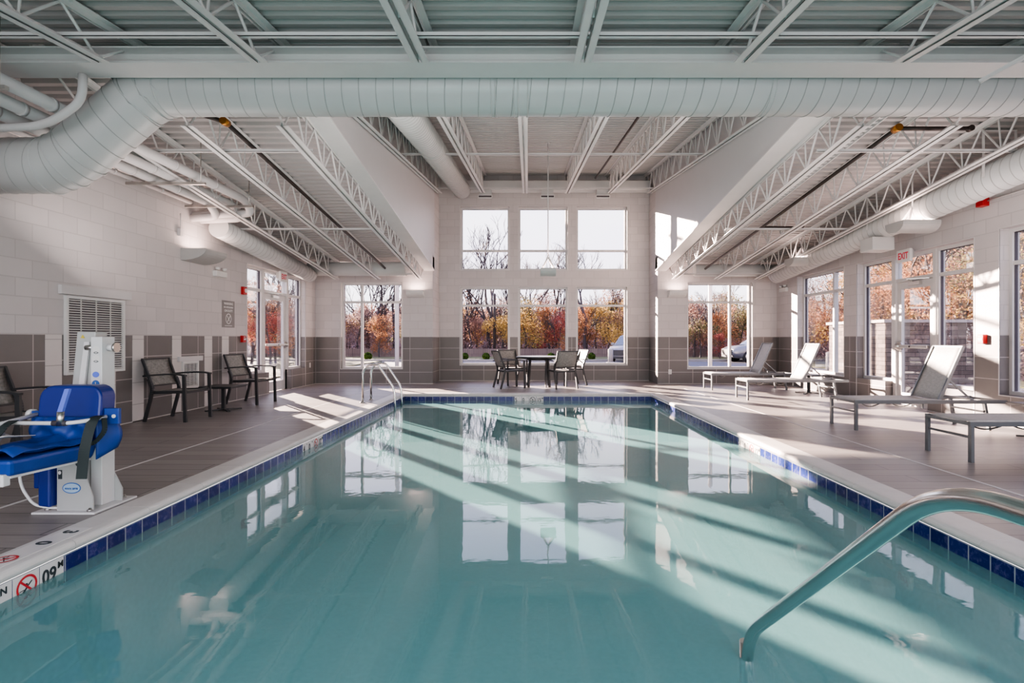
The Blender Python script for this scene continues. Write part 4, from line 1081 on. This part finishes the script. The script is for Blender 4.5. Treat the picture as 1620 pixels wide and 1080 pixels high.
# foliage
def leafmat(name,c1,c2,c3):
    m,nt,out=nmat(name); n=N(nt)
    tc=n('TexCoord').outputs['Object']
    a=n('TexWhiteNoise',{'Vector':n('VectorMath',{0:tc,1:(.35,.35,.35)},operation='SNAP').outputs[0]})
    r=n('ValToRGB',{'Fac':a.outputs['Value']}); el=r.color_ramp.elements
    el[0].color=c4(c1); el[1].color=c4(c3); q=el.new(.5); q.color=c4(c2)
    d=n('BsdfDiffuse',{'Color':r.outputs[0]}); t=n('BsdfTranslucent',{'Color':r.outputs[0]})
    ms=n('MixShader',{0:.35,1:d.outputs[0],2:t.outputs[0]}); nt.links.new(ms.outputs[0],out.inputs[0]); return m
LK=1.0
def sc(c,k=1.0): return tuple(x*k for x in c)
leafs={
 'orange':leafmat('orange_leaves',(.30,.125,.06),(.38,.19,.09),(.22,.14,.09)),
 'golden':leafmat('golden_leaves',(.36,.23,.07),(.45,.30,.09),(.24,.17,.09)),
 'red':leafmat('red_leaves',(.27,.06,.055),(.34,.10,.075),(.19,.085,.08)),
 'rust':leafmat('rust_leaves',(.20,.115,.09),(.28,.165,.125),(.14,.10,.09)),
 'olive':leafmat('olive_leaves',(.13,.13,.065),(.20,.175,.08),(.09,.095,.06)),
 'mauve brown':leafmat('mauve_brown_leaves',(.17,.125,.12),(.25,.18,.17),(.11,.09,.09)),
}
M['shrub']=leafmat('green_shrub',(.035,.07,.015),(.06,.10,.02),(.03,.05,.015))
def branchy(m,p,d,L,r,depth,rnd,n=4,spread=.5):
    q=p+d*L; mid=p+d*L*.5+Vector((rnd.uniform(-1,1),rnd.uniform(-1,1),0))*L*.06
    m.tube([p,mid,q],[r,r*.85,r*.68],n,caps=False)
    if depth==0: return
    k=rnd.choice((2,3,3))
    for i in range(k):
        dv=Vector((rnd.gauss(0,1),rnd.gauss(0,1),rnd.gauss(.25,.5))).normalized()
        nd=(d+dv*spread*rnd.uniform(.6,1.3)).normalized()
        branchy(m,q if i<2 else mid,nd,L*rnd.uniform(.62,.85),r*.68,depth-1,rnd,max(3,n-1),spread)
meshcache={}
def treemesh(kind,seed,dens,size):
    key=(kind,seed,dens)
    if key in meshcache: return meshcache[key]
    rnd=random.Random(seed*77+5)
    t=MB(); branchy(t,Vector((0,0,0)),Vector((rnd.uniform(-.05,.05),0,1)),1.9,.11,4,rnd,5,.55)
    lumps=[(Vector((rnd.gauss(0,.9),rnd.gauss(0,.9),rnd.uniform(1.1,5.0))),rnd.uniform(.6,1.2)) for _ in range(13)]
    f=MB()
    for i in range(dens):
        c,r=lumps[i%len(lumps)]; taper=max(.35,1-(c.z-3.2)*.28)
        d=Vector((rnd.gauss(0,1),rnd.gauss(0,1),rnd.gauss(0,1))).normalized()*r*rnd.random()**.4
        p=Vector((c.x*taper,c.y*taper,c.z))+d
        if p.z<.15: p.z=.15+rnd.random()*.4
        a=Vector((rnd.gauss(0,1),rnd.gauss(0,1),rnd.gauss(0,1))).normalized(); b=a.cross(Vector((rnd.gauss(0,1),rnd.gauss(0,1),rnd.gauss(0,1)))).normalized()
        s=size*rnd.uniform(.6,1.3); k=len(f.v)
        f.v+=[tuple(p-a*s),tuple(p+b*s*.7),tuple(p+a*s),tuple(p-b*s*.7)]; f.f.append((k,k+1,k+2,k+3)); f.smooth.append(False)
    def mk(mb,nm,mat):
        me=bpy.data.meshes.new(nm); me.from_pydata(mb.v,[],mb.f); me.polygons.foreach_set('use_smooth',mb.smooth); me.materials.append(mat); me.update(); return me
    meshcache[key]=(mk(t,'trunk',M['bark']),mk(f,'foliage',leafs[kind])); return meshcache[key]
def tree(kind,x,y,h,seed,label,group,dens=2600,size=.07):
    tm,fm=treemesh(kind,seed,dens,size)
    e=empty('autumn_tree',(x,y,GZ),random.uniform(0,6.28),label,'tree',group); s=h/5.8; e.scale=(s*1.05,s*1.05,s)
    for me,nm in ((tm,'trunk'),(fm,'foliage')):
        o=bpy.data.objects.new(nm,me); C.objects.link(o); o.parent=e
    return e
rt=random.Random(11)
# specimen trees seen in particular windows: (px, Y, height, kind)
spec=[(600,40.6,3.3,'orange','orange tree standing behind the far left ladder, seen in the back left window'),(566,43.6,4.1,'mauve brown','brownish tree left of the orange tree in the back left window'),
 (795,43.4,4.3,'golden','golden tree at the right side of the lower left centre window'),(832,43.5,4.8,'golden','golden tree at the left side of the lower middle centre window'),(885,43.2,3.9,'red','red tree at the right side of the lower middle centre window'),
 (862,44.2,4.5,'orange','orange tree in the middle of the lower middle centre window'),(745,44.2,4.2,'rust','rust coloured tree in the lower left centre window'),(985,44,3.7,'golden','small golden tree above the parked car in the lower right centre window'),
 (925,44.4,4.0,'orange','dull orange tree at the left of the lower right centre window'),(1098,40.5,4.6,'rust','rust tree at the left side of the back right window'),(1108,39.7,3.6,'olive','olive green tree at the left side of the back right window'),
 (1138,41,4.4,'orange','orange tree in the middle of the back right window'),(1172,42,4.3,'olive','green tree above the silver car in the back right window'),(1139,38.0,1.9,'red','small round red tree beside the car in the back right window')]
for i,(px,Y,h,kd,l) in enumerate(spec): tree(kd,(px-VX)*Y/F,Y,h,i%4,l,'specimen trees behind the fence',dens=2600)
kinds=['rust','mauve brown','orange','rust','mauve brown','olive','golden','mauve brown']
gl={'rust':'rust coloured tree in the thick of the autumn wood beyond the fence','mauve brown':'nearly bare mauve brown tree in the autumn wood beyond the fence','orange':'orange tree deep in the autumn wood beyond the fence','olive':'olive green tree deep in the autumn wood beyond the fence','golden':'golden tree deep in the autumn wood beyond the fence'}
for row,(Y,hh) in enumerate(((46,4.7),(50,5.4),(55,6.0))):
    x=-24
    while x<31:
        kd=rt.choice(kinds); xx=x+rt.uniform(-.6,.6)
        hk=1.0-.12*(xx<-14)
        tree(kd,xx,Y+rt.uniform(-1,1),hh*hk*rt.uniform(.85,1.12),rt.randrange(4),gl[kd],kd+' trees of the wood beyond the fence'); x+=2.0
# bank of trees outside the right windows
for row,(X0,st_x) in enumerate(((17.5,2.3),(21,2.3),(25,2.6))):
    y=17.5 if row==0 else 16
    while y<41:
        kd=rt.choice(['orange','golden','rust','mauve brown','olive','orange','rust'])
        tree(kd,X0+rt.uniform(-.8,.8)+(y-20)*.15,y+rt.uniform(-.6,.6),(6.0,8.6,10.0)[row]*rt.uniform(.85,1.12),rt.randrange(4),{'orange':'orange','golden':'golden','rust':'rust coloured','mauve brown':'mauve brown','olive':'olive green'}[kd]+' tree on the bank outside the right windows',kd+' trees on the right hand bank',dens=4200,size=.05); y+=st_x
# trees seen through the left door
for i,(px,Y,h,kd) in enumerate(((398,29,4.3,'orange'),(412,33,5.0,'rust'),(427,27,3.6,'red'),(436,30,4.2,'orange'),(446,35,3.8,'rust'),(404,38,5.6,'mauve brown'),(420,40,5.8,'mauve brown'),(384,35,5.6,'rust'),(468,44,3.6,'mauve brown'))):
    tree(kd,(px-VX)*Y/F,Y,h,i%4,{'orange':'orange','rust':'rust coloured','red':'red','mauve brown':'mauve brown'}[kd]+' tree seen through the left glass door',kd+' trees outside the left door')
# wooded rise behind the trees
m_,nt_,out_=nmat('leafy_hillside'); n=N(nt_); g_=n('NewGeometry')
a_=n('TexNoise',{'Vector':n('Mapping',{'Vector':g_.outputs['Position'],'Scale':(1,1,.8)}).outputs[0],'Scale':.8,'Detail':8,'Roughness':.75})
r_=n('ValToRGB',{'Fac':a_.outputs['Fac']}); e_=r_.color_ramp.elements; e_[0].position=.3; e_[0].color=(.07,.055,.058,1); e_[1].position=.72; e_[1].color=(.34,.21,.13,1); q_=e_.new(.5); q_.color=(.18,.125,.115,1)
p_=n('BsdfDiffuse',{'Color':r_.outputs[0]}); nt_.links.new(p_.outputs[0],out_.inputs[0]); M['hill']=m_
rh=random.Random(4)
def hill(u0,u1,fn,nu,label):
    hs=[rh.uniform(-.5,.5) for _ in range(nu+2)]
    o=MB().sheet(lambda u,v:fn(u,v,hs[int(u*nu)]+(rh.uniform(-.35,.35) if 0<v<=1 else 0)),nu,8,smooth=False).build('wooded_hill',M['hill'],recalc=False); o['kind']='structure'
    return o
hill(0,1,lambda u,v,h:(-34+80*u,59+9*v,GZ+(5.0+h-1.2*(u<.2))*math.sin(v*PI/2)),160,'')
hill(0,1,lambda u,v,h:(29+7*v+9*u,12+46*u,GZ+(8.2+h)*math.sin(v*PI/2)),90,'')
# brush under the trees
f=MB(); rb=random.Random(9)
for i in range(15000):
    if i<10000: x=rb.uniform(-24,33); y=rb.uniform(43.2,45.5)
    else: y=rb.uniform(15,42); x=16.0+.15*(y-20)+rb.uniform(-.3,1.6)
    z=GZ+abs(rb.gauss(0,.62)); s=rb.uniform(.04,.10); a=rb.uniform(0,6.28); d=Vector((math.cos(a),math.sin(a),rb.uniform(.2,1.4))).normalized()*s*2; b=Vector((-math.sin(a),math.cos(a),rb.uniform(-.5,.5)))*s*.7; p=Vector((x,y,z)); k=len(f.v)
    f.v+=[tuple(p-d),tuple(p+b),tuple(p+d),tuple(p-b)]; f.f.append((k,k+1,k+2,k+3)); f.smooth.append(False)
o=f.build('undergrowth',leafs['mauve brown'],recalc=False); tag(o,'tangled brown undergrowth and fallen leaves below the autumn trees','undergrowth',kind='stuff')
# tall bare trees
baremesh={}
def bare(px,Y,h,seed,label,spread=.5):
    if (seed,spread) not in baremesh:
        rnd=random.Random(seed+100); m=MB(); branchy(m,Vector((0,0,0)),Vector((rnd.uniform(-.06,.06),0,1)),3.6,.19,6,rnd,5,spread)
        me=bpy.data.meshes.new('bare_branches'); me.from_pydata([tuple(v) for v in m.v],[],m.f); me.materials.append(M['barepale']); me.update(); baremesh[(seed,spread)]=(me,max(v[2] for v in m.v))
    me,mz=baremesh[(seed,spread)]
    o=bpy.data.objects.new('bare_tree',me); C.objects.link(o); o.location=((px-VX)*Y/F,Y,GZ); s=h/mz; o.scale=(s,s,s); o.rotation_euler=(0,0,seed*1.3)
    tag(o,label,'tree','tall bare trees behind the fence'); return o
for px,Y,h,sd,l in ((776,45,11.5,1,'tall bare tree in the upper left centre window'),(735,47,9.0,2,'bare tree at the left edge of the upper left centre window'),(845,46,9.8,3,'bare forked tree at the left of the upper middle centre window'),
   (878,48,8.8,4,'bare tree behind the hanging light in the upper middle centre window'),(925,44,10.2,5,'spreading bare tree in the upper right centre window'),(962,48,8.2,6,'bare tree at the right of the upper right centre window'),
   (596,43,9.5,2,'tall bare tree in the middle of the back left window'),(622,45,10,4,'tall bare tree at the right of the back left window'),(585,47,9,1,'thin bare tree left of middle in the back left window'),
   (1140,43,6.4,3,'bare tree behind the orange tree in the back right window'),(700,46,9,6,'bare tree hidden behind the pier beside the raised bay'),(812,47,9.6,5,'bare tree between the upper left and middle centre windows'),
   (452,42,8.5,1,'bare tree seen in the transom over the left door'),(466,38,7.4,3,'slim bare tree beside the left door sidelight')):
    bare(px,Y,h,sd,l)
# small things outside
def shrub(px,Y,r,label):
    rnd=random.Random(int(px)); f=MB()
    for i in range(420):
        d=Vector((rnd.gauss(0,1),rnd.gauss(0,1),rnd.gauss(0,1))).normalized()*r*rnd.uniform(.75,1.0); p=Vector((0,0,r*.95))+d
        a=Vector((rnd.gauss(0,1),rnd.gauss(0,1),rnd.gauss(0,1))).normalized(); b=a.cross(d).normalized(); s=.06; k=len(f.v)
        f.v+=[tuple(p-a*s),tuple(p+b*s),tuple(p+a*s),tuple(p-b*s)]; f.f.append((k,k+1,k+2,k+3)); f.smooth.append(False)
    e=empty('round_shrub',((px-VX)*Y/F,Y,GZ+.05),0,label,'shrub','round clipped shrubs on the verge')
    f.build('foliage',M['shrub'],e,recalc=False); MB().tube([(0,0,0),(0,0,r)],.02,6).build('stem',M['bark'],e)
for px,l in ((735,'small round shrub at the left edge of the lower left centre window'),(769,'small round shrub left of the round table'),(872,'small round shrub just above the round table top'),(936,'small round shrub left of the parked car')):
    shrub(px,35,.24,l)
shrub(582,35,.26,'round shrub outside the back left window above the ladder')
def post(name,px,Y,r,h,mat,label,cat='post',top=None):
    x=(px-VX)*Y/F; e=empty(name,(x,Y,GZ),0,label,cat)
    MB().lathe([(r,0),(r,h*.97),(r*.7,h)],(0,0,0),16).build('pole',M[mat],e); MB().lathe([(r*1.8,0),(r*1.8,.12),(r*1.2,.16)],(0,0,0),16).build('base',M['concrete'],e)
    if top: MB().box(-.45,.45,-.15,.15,h,h+.09).build('lamp_head',M['frame'],e)
    return e
post('bollard',966,30,.14,.86,'concrete','white bollard standing in front of the parked car','bollard')
post('bollard',1313,19,.13,.95,'concrete','white bollard outside the right window beside the loungers','bollard')
post('light_pole',628,24,.09,7,'alu','tall grey light pole at the right side of the back left window','light pole',top=True)
post('porch_column',1123.5,17,.06,3.4,'white','slim white column just outside the back right window','column')
post('utility_pole',782.5,43.5,.11,5.0,'bark','dark wooden pole in the lower left centre window','pole')
post('light_pole',1130,60,.12,5.8,'concrete','distant parking light pole in the back right window','light pole',top=True)
# stone enclosure
e=empty('stone_enclosure',(9.6,14,GZ),0,'ledge stone enclosure wall outside the right glass door','stone wall')
m=MB().box(8.46,10.6,13.0,13.35,GZ,1.55); m.box(8.46,8.8,13.35,15.4,GZ,1.55); m.build('stone_wall',M['stone'],e,world=True)
m=MB().box(8.40,10.66,12.94,13.41,1.55,1.62); m.box(8.40,8.86,13.41,15.46,1.55,1.62); m.build('cap',M['capstone'],e,world=True)
# cars
M['carsilver']=simple('silver_car_paint',(.20,.20,.21),.25,metal=.6,noise=.03)
M['carwhite']=simple('pale_car_paint',(.20,.20,.22),.25,noise=.03)
M['cardark']=simple('dark_trim',(.015,.015,.018),.4)
M['carglass']=simple('tinted_glass',(.06,.08,.11),.08,noise=.02,spec=.8)
M['tyre']=simple('tyre_rubber',(.012,.012,.012),.8)
def car(loc,rz,label,paint):
    e=empty('parked_car',loc,rz,label,'car')
    S=[(-2.28,.72,.45,.95,.62),(-2.22,.86,.30,1.08,.74),(-1.6,.92,.24,1.12,.86),(-.6,.93,.22,1.10,.88),(.7,.93,.22,1.06,.88),(1.0,.93,.22,1.04,.86),(1.9,.90,.26,.96,.80),(2.25,.80,.34,.84,.66),(2.34,.60,.42,.72,.50)]
    m=MB(); R=[]
    for x,w,zb,zt,wt in S:
        pts=[(-w*.9,zb),(w*.9,zb),(w,zb+.18),(w,zt-.16),(wt,zt),(-wt,zt),(-w,zt-.16),(-w,zb+.18)]
        R.append([len(m.v)+i for i in range(8)]); m.v+=[(x,a,b) for a,b in pts]
    for a,b in zip(R[:-1],R[1:]):
        for i in range(8): m.f.append((a[i],a[(i+1)%8],b[(i+1)%8],b[i])); m.smooth.append(True)
    m.f.append(tuple(R[0])); m.smooth.append(False); m.f.append(tuple(R[-1])); m.smooth.append(False)
    m.build('body',paint,e)
    G=[(-2.1,.80,.70,1.08,1.12),(-1.75,.82,.66,1.08,1.55),(-.6,.84,.68,1.06,1.64),(.35,.84,.66,1.05,1.58),(1.15,.82,.74,1.02,1.06)]
    m=MB(); R=[]
    for x,w,wt,zb,zt in G:
        R.append([len(m.v)+i for i in range(4)]); m.v+=[(x,-w,zb),(x,w,zb),(x,wt,zt),(x,-wt,zt)]
    for a,b in zip(R[:-1],R[1:]):
        for i in range(4): m.f.append((a[i],a[(i+1)%4],b[(i+1)%4],b[i])); m.smooth.append(False)
    m.f.append(tuple(R[0])); m.smooth.append(False); m.f.append(tuple(R[-1])); m.smooth.append(False)
    m.build('windows',M['carglass'],e)
    m=MB(); m.quadbox([(-1.8,-.67,1.54),(.38,-.66,1.565),(.38,.66,1.565),(-1.8,.67,1.54),(-1.7,-.62,1.60),(.25,-.62,1.62),(.25,.62,1.62),(-1.7,.62,1.60)])
    for s in (-1,1):
        m.bar((.35,s*.67,1.57),(1.12,s*.78,1.05),.05,.05); m.bar((-.55,s*.70,1.62),(-.6,s*.86,1.06),.07,.03,up=(0,1,0)); m.bar((-1.78,s*.67,1.55),(-2.08,s*.78,1.1),.06,.05)
        m.box(.72,.86,s*.93,s*1.10,1.05,1.18)
    m.build('roof',paint,e)
    for x in (-1.40,1.42):
        for s in (-1,1):
            w_=MB(); w_.lathe([(.26,-.11),(.345,-.10),(.36,-.06),(.36,.06),(.345,.10),(.26,.11)],(x,s*.84,.36),24,'y'); wo_=w_.build('wheel',M['tyre'],e)
            r=MB(); r.lathe([(.24,.0),(.23,.02),(.06,.035)] if s>0 else [(.06,-.035),(.23,-.02),(.24,0)],(x,s*.952,.36),20,'y'); r.build('rim',M['satin'],wo_)
    m=MB(); m.box(2.27,2.38,-.62,.62,.46,.78); m.box(2.2,2.33,-.7,.7,.34,.44); m.build('grille',M['cardark'],e)
    for s in (-1,1): MB().box(2.16,2.30,s*.50,s*.74,.66,.80).build('headlamp',M['white'],e)
    return e
car((6.35,33.0,GZ),math.radians(180+62),'silver sport utility car parked facing the pool, in the lower right centre window',M['carwhite'])
car((14.2,33.0,GZ),math.radians(186),'silver sport utility car seen side on in the back right window',M['carsilver'])
car((29.5,36.0,GZ),math.radians(200),'distant car seen through the right door sidelight beside the stone wall',M['carwhite'])
# house far left
e=empty('house',(-27.5,62,GZ),math.radians(10),'distant grey house behind trees beside the left door sidelight','house')
M['siding']=brickmat('grey_siding',(.19,.18,.20),(.20,.19,.21),(.12,.11,.13),9,.14,.01,rough=.8); M['roofing']=simple('grey_shingles',(.11,.10,.11),.9)
MB().box(-4,4,-3,3,0,2.9).build('walls',M['siding'],e)
MB().prism([(-3.5,2.85),(3.5,2.85),(0,4.8)],lambda u,v,t:(t,u,v),-4.4,4.4).build('roof',M['roofing'],e)
for x in (-2.4,0,2.4): MB().box(x-.45,x+.45,-3.05,-3.0,1.0,2.3).build('window',M['carglass'],e)

# ------------------------------------------------------------------ light, sky, camera
w=bpy.data.worlds.new('sky'); bpy.context.scene.world=w; w.use_nodes=True; nt=w.node_tree; nt.nodes.clear(); n=N(nt)
tc=n('TexCoord').outputs['Generated']; s=n('SeparateXYZ',{0:tc})
r=n('ValToRGB',{'Fac':s.outputs[2]}); el=r.color_ramp.elements
el[0].position=0.0; el[0].color=(1.0,.90,.95,1); el[1].position=.6; el[1].color=(.50,.52,.95,1); q=el.new(.25); q.color=(.84,.78,1.0,1)
no=n('TexNoise',{'Vector':n('Mapping',{'Vector':tc,'Scale':(1.5,1.5,5)}).outputs[0],'Scale':1.6,'Detail':5})
f=n('ValToRGB',{'Fac':no.outputs['Fac']}); f.color_ramp.elements[0].position=.45; f.color_ramp.elements[1].position=.7
col=n.mix(n.math('MULTIPLY',f.outputs[0],.6),r.outputs[0],(1,.97,.98))
bg=n('Background',{'Color':col,'Strength':SKY}); ow=n('OutputWorld'); nt.links.new(bg.outputs[0],ow.inputs[0])
def light(kind,name,loc,energy,color,rot=None,target=None,**k):
    l=bpy.data.lights.new(name,kind); l.energy=energy; l.color=color
    for a,b in k.items(): setattr(l,a,b)
    o=bpy.data.objects.new(name,l); C.objects.link(o); o.location=loc
    if target is not None: o.rotation_euler=(Vector(target)-Vector(loc)).to_track_quat('-Z','Y').to_euler()
    return o
el_=math.radians(12.8); dh=Vector((1,-1.27,0)).normalized()*math.cos(el_); d=Vector((dh.x,dh.y,-math.sin(el_)))
so=light('SUN','sun',(-30,45,14),SUN,(1,.74,.63),angle=math.radians(.6)); so.rotation_euler=d.to_track_quat('-Z','Y').to_euler()
def area(name,loc,dirv,en,col,sx,sy):
    return light('AREA',name,loc,en,col,target=Vector(loc)+Vector(dirv),shape='RECTANGLE',size=sx,size_y=sy)
area('fill_behind_camera',(.4,-2.6,1.3),(0,1,0),FILL,(1,.93,.92),11.5,2.2)
area('near_pool_fill',(0,-1.4,3.0),(0,.62,-.78),NEAR,(1,.97,.97),6,.8)  # added fill brightening the near water and deck; no fixture hangs here
area('teal_bounce_fill',(.0,-1.2,.35),(0,.42,.9),TEAL,(.52,1,.92),5,1.2)  # added teal fill imitating light bounced from the pool onto the front ceiling
area('raised_bay_fill',(.45,6.3,3.0),(0,.72,.70),BAY,(1,.92,.90),5,.8)
area('left_bay_fill',(-4.0,6.4,2.0),(0,.45,.9),SIDE,(1,.86,.83),2.2,1.2)
area('right_bay_fill',(4.9,6.4,2.0),(0,.45,.9),SIDE,(1,.83,.80),2.2,1.2)
area('back_floor_fill',(.45,8.0,3.2),(0,.8,-.6),BAY*.3,(1,.97,.98),5,.8)
# the uplights themselves
for loc,sx,sy,k in (((XL+.2,9.0,CAMZ+1.46),.28,.5,.55),((-2.88,YB-.14,CAMZ+1.26),.34,.16,.4),((3.83,YB-.14,CAMZ+1.26),.34,.16,.4),((.42,11.4,CAMZ+1.475),.25,.22,.7),((5.82,8.3,CAMZ+1.775),.4,.3,.7),((5.80,11.6,CAMZ+1.715),.4,.3,.6)):
    area('uplight_lamp',loc,(0,0.0001,1),UPL*k,(1,.70,.62),sx,sy)
cam=bpy.data.cameras.new('camera'); co=bpy.data.objects.new('camera',cam); C.objects.link(co); bpy.context.scene.camera=co
co.location=(0,0,CAMZ); co.rotation_euler=(PI/2,0,0); cam.sensor_width=36; cam.lens=F/1620*36; cam.shift_x=-(VX-810)/1620; cam.shift_y=(VY-540)/1620
cam.clip_start=.05; cam.clip_end=400
sc_=bpy.context.scene
sc_.view_settings.view_transform='AgX'; sc_.view_settings.look=LOOK; sc_.view_settings.exposure=EXPO
sc_.cycles.max_bounces=10; sc_.cycles.diffuse_bounces=5; sc_.cycles.glossy_bounces=5; sc_.cycles.transparent_max_bounces=16; sc_.cycles.transmission_bounces=4
sc_.cycles.caustics_reflective=False; sc_.cycles.caustics_refractive=False
sc_.cycles.use_denoising=True; sc_.cycles.sample_clamp_indirect=6
